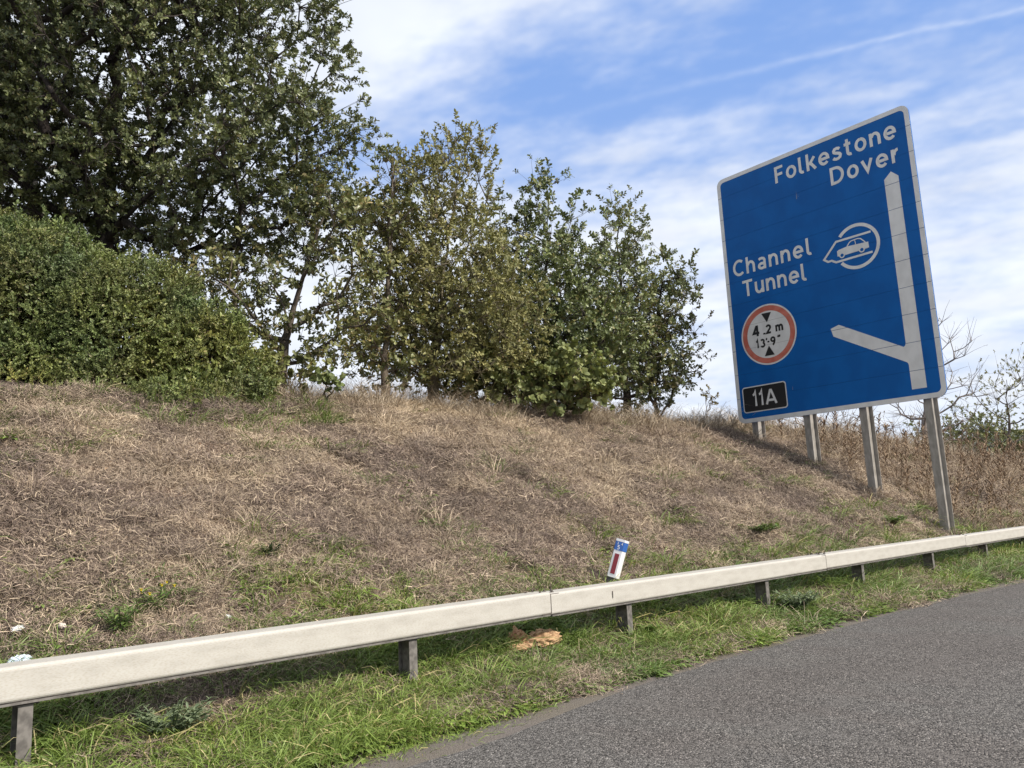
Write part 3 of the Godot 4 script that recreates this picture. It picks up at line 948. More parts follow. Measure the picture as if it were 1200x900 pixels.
	grow("rounded_oak_tree", "smaller rounded oak at the right of the clump with an uneven top", "tree", "", Vector3(-11.65, 3.29, -14.33), 0.100, [-11.11, 7.88, -13.84, 0.44, 0.55, -11.03, 6.93, -14.16, 0.83, 0.83, -11.16, 5.86, -14.29, 1.19, 0.95, -11.42, 4.60, -14.32, 1.23, 0.83, -10.58, 6.11, -14.86, 0.44, 0.89], {"seed": 17, "gap": 0.44, "per": 13, "spread": 0.4, "fill": 0.66, "sprigs": oak, "bark": Color(0.08, 0.07, 0.06), "tint0": Color(0.9, 1.0, 0.9), "tint1": Color(1.35, 1.4, 1.2)})
	grow("open_bush", "open many-stemmed bush with brownish leaves at the right edge of the clump", "bush", "", Vector3(-11.33, 3.25, -14.97), 0.060, [-10.90, 5.28, -15.01, 0.76, 0.80, -10.74, 4.58, -15.36, 0.44, 0.48, -11.31, 4.42, -14.79, 0.80, 0.60], {"seed": 18, "gap": 0.36, "per": 7, "spread": 0.34, "fill": 0.55, "sprigs": olive, "stems": 4, "bark": Color(0.10, 0.075, 0.06), "tint0": Color(0.6, 0.55, 0.55), "tint1": Color(0.9, 0.8, 0.75), "twiggy": 0.9})
	grow("leafy_shrub", "low bright-leaved shrub in front of the dark oak on the bank top", "shrub", "", Vector3(-10.31, 3.06, -10.21), 0.030, [-10.63, 3.46, -9.78, 0.57, 0.41, -10.02, 3.59, -10.41, 0.75, 0.53, -11.00, 3.77, -9.29, 0.47, 0.31, -9.65, 3.45, -10.84, 0.31, 0.31], {"seed": 31, "gap": 0.3, "per": 9, "spread": 0.26, "fill": 0.7, "sprigs": bright, "stems": 4, "bark": Color(0.14, 0.11, 0.08), "tint0": Color(0.8, 0.85, 0.8), "tint1": Color(1.15, 1.15, 1.0)})
	grow("hawthorn_shrub", "small yellowish shrub at the right end of the green thicket", "shrub", "", Vector3(-10.70, 3.15, -5.44), 0.020, [-10.63, 3.44, -5.44, 0.33, 0.23, -10.73, 3.63, -5.29, 0.20, 0.18], {"seed": 32, "gap": 0.26, "per": 8, "spread": 0.22, "fill": 0.7, "sprigs": bright, "size": 0.75, "stems": 3, "bark": Color(0.14, 0.11, 0.08), "tint0": Color(0.65, 0.65, 0.6), "tint1": Color(1.0, 0.95, 0.8)})
	grow("low_shrub", "lowest little green shrub alone in the tan grass by the thin tree", "shrub", "", Vector3(-10.10, 2.97, -5.69), 0.015, [-10.06, 3.18, -5.67, 0.22, 0.17], {"seed": 33, "gap": 0.22, "per": 9, "spread": 0.2, "fill": 0.8, "sprigs": bright, "size": 0.7, "stems": 3, "bark": Color(0.14, 0.11, 0.08), "tint0": Color(0.5, 0.62, 0.5), "tint1": Color(0.8, 0.85, 0.7)})
	grow("undergrowth_shrub", "twiggy undergrowth shrub between the olive-leaved tree and the dark oak", "shrub", "", Vector3(-11.29, 3.24, -9.95), 0.030, [-11.25, 4.15, -9.83, 0.74, 0.49, -11.67, 3.93, -9.43, 0.49, 0.36, -10.89, 3.96, -10.27, 0.65, 0.49], {"seed": 34, "gap": 0.34, "per": 9, "spread": 0.3, "fill": 0.6, "sprigs": olive, "stems": 4, "bark": Color(0.12, 0.095, 0.07), "tint0": Color(0.6, 0.62, 0.5), "tint1": Color(1.0, 0.95, 0.8), "twiggy": 0.9})
	grow("sapling", "tiny two-stemmed sapling with a few brown leaves left of the sign", "sapling", "", Vector3(-11.67, 3.30, -17.46), 0.014, [-11.56, 4.01, -17.46, 0.18, 0.26, -11.52, 3.88, -17.53, 0.18, 0.13], {"seed": 35, "gap": 0.24, "per": 4, "spread": 0.2, "fill": 0.9, "sprigs": olive, "stems": 2, "tip": 0.006, "bark": Color(0.14, 0.11, 0.09), "tint0": Color(0.5, 0.45, 0.4), "tint1": Color(0.75, 0.6, 0.5), "twiggy": 0.9})
	grow("bare_tree", "leaning bare-branched tree partly hidden behind the right edge of the sign", "tree", "", Vector3(-12.05, 2.79, -32.79), 0.100, [-10.90, 6.44, -33.28, 1.13, 2.00, -11.73, 5.01, -32.73, 1.67, 1.33, -10.40, 5.58, -34.04, 0.83, 1.00, -10.94, 7.94, -32.87, 0.40, 1.00], {"seed": 41, "gap": 0.85, "per": 6, "spread": 0.8, "fill": 0.75, "sprigs": dead, "leafy": 0.1, "twiggy": 1.0, "tip": 0.014, "lift": 0.7, "bark": Color(0.22, 0.19, 0.175), "tint0": Color(0.8, 0.8, 0.8), "tint1": Color(1, 1, 1)})
	grow("thinning_tree", "slim upright tree with thinning brown leaves near the right frame edge", "tree", "", Vector3(-11.72, 2.41, -42.25), 0.075, [-11.37, 6.14, -41.82, 1.59, 1.51, -12.12, 4.81, -41.33, 1.39, 0.88, -10.86, 5.11, -42.63, 1.19, 1.19], {"seed": 42, "gap": 0.8, "per": 8, "spread": 0.75, "fill": 0.7, "sprigs": olive, "leafy": 0.95, "size": 1.1, "twiggy": 0.9, "tip": 0.012, "bark": Color(0.12, 0.10, 0.085), "tint0": Color(0.8, 0.8, 0.75), "tint1": Color(1.2, 1.15, 1.0)})
	grow("fallen_branch_bush", "bare arching bramble bush beside the right sign post", "bush", "", Vector3(-11.25, 2.81, -30.76), 0.050, [-11.38, 3.49, -30.49, 1.40, 0.44, -10.54, 3.44, -31.41, 0.94, 0.37], {"seed": 43, "gap": 0.6, "per": 6, "spread": 0.6, "fill": 0.8, "sprigs": dead, "leafy": 0.25, "twiggy": 1.0, "stems": 4, "tip": 0.012, "bark": Color(0.13, 0.10, 0.095), "tint0": Color(0.7, 0.65, 0.6), "tint1": Color(1, 0.9, 0.8)})
	grow("distant_bush", "rounded dull green bush beyond the bank under the thinning tree", "bush", "", Vector3(-15.44, 2.51, -48.66), 0.080, [-15.98, 4.07, -47.80, 1.80, 0.85, -14.95, 4.09, -48.91, 1.61, 0.95, -13.72, 3.73, -50.34, 1.61, 0.85], {"seed": 44, "gap": 0.75, "per": 11, "spread": 0.8, "fill": 0.8, "sprigs": olive, "size": 2.4, "stems": 4, "bark": Color(0.12, 0.10, 0.08), "tint0": Color(0.5, 0.6, 0.55), "tint1": Color(0.75, 0.8, 0.7)})
	grow("bramble_thicket", "brown bramble thicket on the bank top behind the middle sign posts", "thicket", "", Vector3(-11.45, 3.17, -24.50), 0.040, [-12.37, 3.74, -23.37, 1.08, 0.32, -11.39, 3.62, -24.47, 1.21, 0.38, -10.44, 3.23, -25.59, 0.94, 0.30], {"seed": 45, "gap": 0.5, "per": 9, "spread": 0.5, "fill": 0.9, "sprigs": dead, "leafy": 0.6, "size": 1.6, "twiggy": 1.0, "stems": 5, "tip": 0.01, "bark": Color(0.17, 0.125, 0.10), "tint0": Color(0.7, 0.55, 0.4), "tint1": Color(1.2, 0.95, 0.7)})
	var snag := Geo.new()
	var grey := Color(0.20, 0.165, 0.13)
	snag.tube(Vector3(0.40, 2.51, 0.11), Vector3(0.51, 3.15, 0.15), 0.024, 0.018, 6, grey)
	snag.tube(Vector3(0.51, 3.15, 0.15), Vector3(0.62, 3.72, 0.16), 0.018, 0.013, 6, grey)
	snag.tube(Vector3(0.62, 3.72, 0.16), Vector3(0.74, 4.32, 0.19), 0.013, 0.005, 6, grey)
	snag.tube(Vector3(0.51, 3.15, 0.15), Vector3(0.50, 3.62, 0.27), 0.009, 0.004, 5, grey)
	snag.tube(Vector3(0.51, 3.15, 0.15), Vector3(0.67, 3.53, 0.06), 0.009, 0.004, 5, grey)
	snag.tube(Vector3(0.62, 3.72, 0.16), Vector3(0.76, 4.14, 0.12), 0.009, 0.004, 5, grey)
	snag.tube(Vector3(0.62, 3.72, 0.16), Vector3(0.60, 4.08, 0.27), 0.009, 0.004, 5, grey)
	put("dead_top", snag.mesh(mats["bark"]), get_node("thin_tree"))

# ---------------------------------------------------------------- the green thicket
func build_thicket() -> void:
	var els := [-13.19, 4.18, -1.44, 1.66, 1.95, -12.29, 4.29, -2.39, 1.24, 1.42, -11.54, 3.95, -3.28, 1.12, 1.24, -10.91, 3.61, -4.05, 0.80, 0.80, -10.52, 3.29, -4.56, 0.50, 0.43, -12.86, 3.68, -1.91, 1.66, 0.83, -12.26, 3.47, -2.63, 1.30, 0.59, -11.57, 3.22, -3.43, 1.30, 0.40, -10.79, 3.07, -4.31, 0.71, 0.28, -11.76, 3.15, -2.04, 1.10, 0.24, -10.83, 2.94, -2.81, 0.86, 0.22, -10.35, 2.92, -3.64, 0.77, 0.22, -10.13, 3.01, -4.45, 0.39, 0.23]
	rng.seed = 77
	var root := thing("green_thicket", Vector3(-10.6, land(-10.6, -2.5), -2.5), "large dense mound of small-leaved green shrubs at the left on top of the bank", "shrub thicket")
	var lm := leaf_mat("small leaf", 0.5, 0.3)
	var cols := [Color(0.135, 0.168, 0.058), Color(0.265, 0.30, 0.115), Color(0.27, 0.25, 0.13)]
	var sp := []
	for i in 3: sp.append(sprig(170 + i, 26, 0.20, 0.034, OVAL, cols, 1.0, lm, 0.1))
	var xs := [[], [], []]
	var cs := [[], [], []]
	var stems := Geo.new()
	for i in range(0, els.size(), 5):
		var c := Vector3(els[i], els[i + 1], els[i + 2])
		var r: float = els[i + 3]
		var hgt: float = els[i + 4]
		for k in int(4.0 * PI * r * hgt * 300.0):
			var d := rv().normalized()
			var layer := rng.randf()
			var lump := 1.0 + (rng.randf_range(0.0, 0.12) if k % 23 == 0 else 0.0) + 0.14 * fbm.get_noise_3d(c.x + d.x * r * 1.6, (c.y + d.y * hgt) * 1.6, c.z + d.z * r * 1.6) + 0.13 * patchy.get_noise_3d((c.x + d.x * r) * 3.0, (c.y + d.y * hgt) * 3.0, (c.z + d.z * r) * 3.0)
			var inside := k % 4 == 0          # the twiggy, leafy inside of the mound
			var s := lump * (rng.randf_range(0.45, 0.85) if inside else 1.0 - 0.14 * layer * layer)
			var p := c + Vector3(d.x * r, d.y * hgt, d.z * r) * s
			if p.y < land(p.x, p.z) + 0.03: continue
			var hidden := false
			for j in range(0, els.size(), 5):
				if j != i and Vector3((p.x - els[j]) / els[j + 3], (p.y - els[j + 1]) / els[j + 4], (p.z - els[j + 2]) / els[j + 3]).length() < (0.4 if inside else 0.80): hidden = true
			if hidden: continue
			var nrm := Vector3(d.x / r, d.y / hgt, d.z / r).normalized()
			var dir := (nrm * 0.9 + Vector3(0, 0.3, 0) + rv(0.95)).normalized()
			var v := k % 3
			xs[v].append(Transform3D(basis_along(dir, rng.randf() * TAU, rng.randf_range(0.6, 1.15) * (1.9 if inside else 1.55 if k % 31 == 0 else 1.0)), p - root.position - dir * 0.1))
			var t := clampf(0.5 + 0.8 * patchy.get_noise_3d(p.x * 1.3 + 5.0, p.y * 1.3, p.z * 1.3), 0.0, 1.0)
			var b := rng.randf_range(0.75, 1.2)
			var yel := clampf(0.5 + 1.1 * fbm.get_noise_3d(p.x * 2.2, p.y * 2.2 + 8.0, p.z * 2.2), 0.0, 1.0)   # two shrubs grown into one another
			cs[v].append(Color(lerpf(0.70, 1.12, t) * b * lerpf(0.88, 1.15, yel), lerpf(0.76, 1.10, t) * b, lerpf(0.9, 0.95, t) * b * lerpf(0.98, 0.85, yel)))
			if k % 60 == 0:
				var q := Vector3(c.x, land(c.x, c.z), c.z).lerp(p, 0.25)
				stems.tube(q - root.position, p - root.position, 0.02, 0.006, 4, Color(0.09, 0.07, 0.05))
	put("stems", stems.mesh(mats["bark"]), root).set_meta("kind", "stuff")
	scatter("crown", sp, xs, cs, root)

# ---------------------------------------------------------------- grasses
func tuft(sd: int, blades: int, spread: float, h0: float, h1: float, lean: float, curve: float, width: float, cols: Array, m: Material) -> ArrayMesh:
	rng.seed = sd
	var g := Geo.new()
	for i in blades:
		var a := rng.randf() * TAU
		var b := Vector3(cos(a), 0, sin(a)) * spread * sqrt(rng.randf())
		var az := a + rng.randf_range(-1.2, 1.2)
		var out := Vector3(cos(az), 0, sin(az))
		var h := rng.randf_range(h0, h1)
		var tilt := lean * rng.randf_range(0.3, 1.3)
		var d := (Vector3.UP * cos(tilt) + out * sin(tilt)).normalized()
		var side := out.cross(Vector3.UP).rotated(d, rng.randf_range(-0.9, 0.9)) * width * rng.randf_range(0.6, 1.3) * 0.5
		var col: Color = (cols[0] as Color).lerp(cols[1], rng.randf())
		if cols.size() > 2 and rng.randf() < 0.10: col = cols[2]
		var p0 := b - Vector3(0, 0.02, 0)
		var cv := curve * rng.randf_range(0.3, 1.4)
		var p1 := b + d * h * 0.5 + out * cv * h * 0.12
		var p2 := b + d * h * 0.85 + out * cv * h * 0.42 - Vector3(0, cv * h * 0.12, 0)
		var p3 := b + d * h * 0.98 + out * cv * h * 0.75 - Vector3(0, cv * h * 0.34, 0)
		g.quad(p0 - side, p1 - side, p1 + side, p0 + side, col)
		g.quad(p1 - side, p2 - side * 0.75, p2 + side * 0.75, p1 + side, col)
		g.tri(p2 - side * 0.75, p3, p2 + side * 0.75, col)
	return g.mesh(m)

# a tangle of dead stems lying over one another
func thatch(sd: int, n: int, spread: float, high: float, width: float, cols: Array, m: Material) -> ArrayMesh:
	rng.seed = sd
	var g := Geo.new()
	for i in n:
		var a := rng.randf() * TAU
		var r := spread * sqrt(rng.randf())
		var b := Vector3(cos(a) * r, rng.randf() * high * 0.5, sin(a) * r)
		var az := rng.randf() * TAU
		var len := rng.randf_range(0.025, 0.12)
		var d := Vector3(cos(az), rng.randf_range(-0.1, 0.75), sin(az)).normalized()
		var side := d.cross(Vector3.UP).rotated(d, rng.randf_range(-0.8, 0.8)) * width * rng.randf_range(0.5, 1.4) * 0.5
		var col: Color = (cols[0] as Color).lerp(cols[1], pow(rng.randf(), 1.3))
		if rng.randf() < 0.12: col = cols[2]
		var m1 := b + d * len * 0.5 + rv(0.015)
		var m2 := b + d * len + rv(0.03) - Vector3(0, len * 0.12, 0)
		g.quad(b - side, m1 - side, m1 + side, b + side, col)
		g.tri(m1 - side, m2, m1 + side, col)
	return g.mesh(m)

func rosette(sd: int, n: int, length: float, shape: Array, lift: float, cols: Array, m: Material, spread := 0.02) -> ArrayMesh:
	rng.seed = sd
	var g := Geo.new()
	for i in n:
		var a := i * 2.4 + rng.randf_range(-0.4, 0.4)
		var up := lift * rng.randf_range(0.3, 1.4)
		var d := Vector3(cos(a), up, sin(a)).normalized()
		var col: Color = (cols[0] as Color).lerp(cols[1], rng.randf())
		leaf(g, Vector3(cos(a), 0, sin(a)) * spread * rng.randf() * 2.0 + Vector3(0, rng.randf() * 0.03, 0), d, Vector3.UP, length * rng.randf_range(0.6, 1.2), shape, rng.randf_range(0.1, 0.5), rng.randf_range(0.0, 0.4), col)
	return g.mesh(m)

func ground_basis(x: float, z: float, follow: float, s: float, sy: float) -> Basis:
	var e := 0.12
	var n := Vector3(land(x - e, z) - land(x + e, z), 2.0 * e, land(x, z - e) - land(x, z + e)).normalized()
	n = Vector3.UP.lerp(n, follow).normalized()
	var b := basis_along(n, rng.randf() * TAU, 1.0)
	return b * Basis.from_scale(Vector3(s, sy, s))

func build_grass() -> void:
	var gm := leaf_mat("grass blade", 0.5, 0.45)
	var dm := mat("dry grass", Color.WHITE, 0.8)
	# what grows
	var straw := [Color(0.35, 0.28, 0.205), Color(0.56, 0.475, 0.355), Color(0.17, 0.13, 0.10)]
	var brown := [Color(0.105, 0.078, 0.066), Color(0.34, 0.275, 0.218), Color(0.56, 0.47, 0.35)]
	var green := [Color(0.12, 0.175, 0.042), Color(0.25, 0.325, 0.085), Color(0.42, 0.35, 0.19)]
	var lie := []
	var brn := []
	for i in 3: lie.append(thatch(300 + i, 190, 0.21, 0.11, 0.0032, straw, dm))
	for i in 3: brn.append(thatch(310 + i, 190, 0.21, 0.13, 0.0036, brown, dm))
	var up := []
	for i in 2: up.append(tuft(320 + i, 30, 0.07, 0.12, 0.34, 0.55, 0.7, 0.0034, straw, dm))
	var tall := []
	for i in 2: tall.append(tuft(330 + i, 40, 0.11, 0.20, 0.56, 0.45, 0.9, 0.0038, straw, dm))
	var weed := []   # dead weeds with branching tops
	for i in 2: weed.append(sprig(340 + i, 26, 0.62, 0.075, SLIM, [Color(0.16, 0.115, 0.082), Color(0.36, 0.27, 0.185)], 0.75, dm, 0.15))
	var grn := []
	for i in 3: grn.append(tuft(350 + i, 46, 0.09, 0.05, 0.15, 0.75, 1.0, 0.0052, green, gm))
	var lush := []
	for i in 2: lush.append(tuft(360 + i, 46, 0.09, 0.09, 0.24, 0.6, 1.25, 0.006, green, gm))
	var herb := []
	var herb_cols := [Color(0.12, 0.185, 0.042), Color(0.27, 0.36, 0.09)]
	herb.append(rosette(370, 26, 0.05, OVAL, 0.6, herb_cols, gm, 0.06))
	herb.append(rosette(371, 34, 0.036, ROUND, 0.8, herb_cols, gm, 0.07))
	herb.append(rosette(372, 18, 0.10, SLIM, 0.5, herb_cols, gm, 0.05))
	var litter := []
	litter.append(rosette(380, 3, 0.05, OAK, 0.3, [Color(0.36, 0.22, 0.11), Color(0.52, 0.38, 0.24)], dm, 0.06))
	var bins := {}
	for q in ["lie", "brn", "up", "tall", "weed", "grn", "lush", "herb", "litter"]: bins[q] = [[[], [], []], [[], [], []]]
	rng.seed = 500
	var cell := 0.5
	var z := 3.0
	while z > -62.0:
		var x := -14.0
		while x < -3.6:
			var dist := Vector2(x, z).length()
			var near := clampf(pow(6.5 / dist, 1.35), 0.05, 1.25)
			if z > -1.0 and x > -4.5 - 0.0: near *= 0.8
			var n := int(near * 34.0 + rng.randf())
			if x > -5.8: n = int(n * 2.6)
			if x < -10.8: n = int(n * 0.6)
			for i in n:
				var px := x + rng.randf() * cell
				var pz := z - rng.randf() * cell
				plant_one(px, pz, dist, bins)
			x += cell
		z -= cell
	var sets := {"lie": lie, "brn": brn, "up": up, "tall": tall, "weed": weed, "grn": grn, "lush": lush, "herb": herb, "litter": litter}
	var words := {
		"lie": ["dry_grass", "matted pale straw lying all over the bank", "dry grass"],
		"brn": ["dead_undergrowth", "tangled brown dead stems covering the bank", "dead undergrowth"],
		"up": ["straw_tufts", "short upright tufts of straw-coloured grass on the bank", "dry grass"],
		"tall": ["tall_dry_grass", "tall bending tan grass along the top of the bank", "dry grass"],
		"weed": ["dead_weeds", "standing brown dead weeds on the bank beyond the sign", "dead weeds"],
		"grn": ["green_grass", "short green grass on the verge and in patches up the bank", "grass"],
		"lush": ["long_green_grass", "longer arching green grass tufts on the verge", "grass"],
		"herb": ["small_weeds", "small bright broad-leaved weeds growing through the verge", "weeds"],
		"litter": ["fallen_leaves", "scattered tan fallen leaves on the bank and verge", "fallen leaves"],
	}
	for q in sets:
		var root := thing(words[q][0], Vector3.ZERO, words[q][1], words[q][2])
		root.set_meta("kind", "stuff")
		scatter("clumps", sets[q], bins[q][0], bins[q][1], root)

func plant_one(px: float, pz: float, dist: float, bins: Dictionary) -> void:
	if px > edge_x(pz) + 0.05 - 0.16 * absf(fbm.get_noise_2d(pz * 5.0, 3.0)): return
	if pz > -5.0 and px < -9.9: return          # under the thicket
	if Vector2(px + 5.16, pz + 4.85).length() < 0.17 or Vector2(px + 4.98, pz + 4.62).length() < 0.16 or Vector2(px + 5.22, pz + 4.70).length() < 0.13 or Vector2(px + 5.10, pz + 4.98).length() < 0.13: return
	var y := land(px, pz)
	var g := greenness(px, pz)
	var big := clampf(pow(dist / 7.0, 0.45), 0.9, 2.2)   # fewer, larger clumps far away
	var dark := smooth(-0.25, 0.3, patchy.get_noise_2d(px * 0.7 + 11.0, pz * 0.7))
	var f := fbm.get_noise_2d(px * 1.5 + 70.0, pz * 1.5)
	var pale := smooth(2.3, 0.6, Vector2((px + 9.9) * 1.2, (pz + 7.6) * 0.8).length()) + smooth(1.6, 0.4, Vector2((px + 8.2) * 1.4, (pz + 8.6)).length()) * 0.6   # bleached patches
	dark = clampf(dark + 0.5 * smooth(2.0, 0.6, Vector2(px + 7.2, (pz + 6.2) * 0.7).length()) - pale, 0.0, 1.0)
	var q := "lie"
	var r := rng.randf()
	var s := rng.randf_range(0.75, 1.2) * big
	var sy := s
	var tint := Color(1, 1, 1)
	var b := rng.randf_range(0.82, 1.15)
	if px < (-9.9 if pz < -6.0 else -10.4) and px > -12.5 and r < 0.5:      # tan grass along the crest
		q = "tall" if r < 0.30 else "up"
		sy *= rng.randf_range(0.55, 1.0)
	elif pz < -17.2 and px < -5.6 and px > -11.5 and r < 0.34:   # rank growth beyond the sign
		q = "weed" if r < 0.20 else "tall"
		sy *= rng.randf_range(0.5, 0.95)
		tint = Color(0.86, 0.80, 0.74)
	elif px < -9.2 and px > -10.4 and pz > -5.6 and r < 0.30:     # green shoots along the foot of the thicket
		q = "lush" if r < 0.08 else "herb" if r < 0.16 else "grn"
		tint = Color(0.75, 0.78, 0.8)
		sy *= 1.2
	elif rng.randf() < g:
		if px > -5.3:
			q = "lush" if r < 0.06 + 0.22 * smooth(0.0, 0.4, f) else "herb" if r < 0.62 + 0.3 * smooth(0.0, -0.4, f) else "grn"
			if px > edge_x(pz) - 0.25 and q == "lush": q = "herb"
		else:
			q = "grn" if r < 0.62 else "lush" if r < 0.72 else "herb"
		var y2 := clampf(0.5 + 0.9 * fbm.get_noise_2d(px * 1.1, pz * 1.1 + 31.0), 0.0, 1.0)
		tint = Color(0.72, 0.80, 0.9).lerp(Color(1.10, 1.12, 0.92), y2)
		s = s / big * minf(big, 1.5)
		sy = s
	else:
		if r < 0.03: q = "litter"
		elif r < 0.045 + 0.05 * (1.0 - dark): q = "up"
		elif r < 0.32 + 0.60 * dark: q = "brn"
		if px > -5.3 and q == "up": sy *= 0.6
		var w := clampf(0.5 + 0.8 * f + 0.5 * pale, 0.0, 1.25)
		tint = Color(0.70, 0.66, 0.68).lerp(Color(1.12, 1.08, 1.02), w)
		b = rng.randf_range(0.60, 1.30)
	tint = Color(tint.r * b, tint.g * b, tint.b * b)
	var kinds := 3 if q in ["lie", "brn", "grn", "herb"] else 1 if q == "litter" else 2
	var v := rng.randi() % kinds
	bins[q][0][v].append(Transform3D(ground_basis(px, pz, 0.75 if q in ["lie", "brn", "litter"] else 0.3, s, sy), Vector3(px, y + 0.005, pz)))
	bins[q][1][v].append(tint)

# ---------------------------------------------------------------- small things
func crumple(sd: int, size: Vector3, rough: float, freq: float, cols: Array) -> Geo:
	var n1 := noise(freq, 4, sd)
	var n2 := noise(freq * 0.8, 3, sd + 5)
	var g := Geo.new()
	var rows := 20
	var cols_n := 32
	for i in rows + 1:
		for j in cols_n:
			var th := PI * i / rows
			var ph := TAU * j / cols_n
			var d := Vector3(sin(th) * cos(ph), cos(th), sin(th) * sin(ph))
			var s := 1.0 + rough * (absf(n1.get_noise_3dv(d * 1.0)) * 2.2 - 0.5) + rough * 0.5 * n2.get_noise_3dv(d * 4.0)
			g.vert(d * size * s, (cols[0] as Color).lerp(cols[1], clampf(0.6 + 1.8 * n2.get_noise_3dv(d * 2.6 + Vector3.ONE), 0.0, 1.0)))
	for i in rows:
		for j in cols_n:
			var a := i * cols_n + j
			var b := i * cols_n + (j + 1) % cols_n
			g.ix.append_array(PackedInt32Array([a, b, b + cols_n, a, b + cols_n, a + cols_n]))
	return g

func litter_piece(called: String, label: String, cat: String, x: float, z: float, lift: float, size: Vector3, col: Color, sd: int, turn: float) -> void:
	var root := thing(called, Vector3(x, land(x, z) + lift, z), label, cat)
	root.rotation = Vector3(0.1, turn, -0.35 if x < -5.4 else 0.0)
	var m := mat("litter film", Color.WHITE, 0.45)
	put("sheet", crumple(sd, size * 0.66, 0.55, 1.3, [col * 0.8, col]).mesh(m), root)

func weed_plant(called: String, label: String, cat: String, x: float, z: float, stems: int, h: float, leaves: int, length: float, shape: Array, cols: Array, flower: Color, sd: int, wide := 0.55) -> void:
	rng.seed = sd
	var root := thing(called, Vector3(x, land(x, z), z), label, cat)
	var gm: Material = mats["grass blade"]
	var st := Geo.new()
	var lf := Geo.new()
	for s in stems:
		var a := s * 2.4 + rng.randf()
		var out := Vector3(cos(a), 0, sin(a))
		var hh := h * rng.randf_range(0.55, 1.1)
		var prev := out * 0.03
		for i in 4:
			var t := (i + 1) / 4.0
			var p := out * (0.03 + wide * h * t * t * rng.randf_range(0.7, 1.1)) + Vector3(0, hh * t * (1.15 - 0.15 * t), 0)
			st.tube(prev, p, 0.004, 0.003, 4, cols[0])
			for k in leaves / 4:
				var q := rng.randf() * TAU
				var d := Vector3(cos(q), rng.randf_range(0.1, 1.0), sin(q)).normalized()
				leaf(lf, prev.lerp(p, rng.randf()), d, Vector3.UP, length * rng.randf_range(0.6, 1.2), shape, rng.randf_range(0.1, 0.6), rng.randf_range(0.05, 0.4), (cols[0] as Color).lerp(cols[1], rng.randf()))
			prev = p
		if flower.a > 0.0:
			var fg := Geo.new()
			for k in 11:
				var q := TAU * k / 11.0
				leaf(fg, prev + Vector3(0, 0.01, 0), Vector3(cos(q), 0.45, sin(q)).normalized(), Vector3.UP, 0.017, OVAL, 0.1, 0.1, flower)
			fg.tube(prev, prev + Vector3(0, 0.014, 0), 0.006, 0.007, 6, flower * 0.8)
			put("flower", fg.mesh(gm), root)
	put("stem", st.mesh(gm), root)
	put("leaves", lf.mesh(gm), root).set_meta("kind", "stuff")

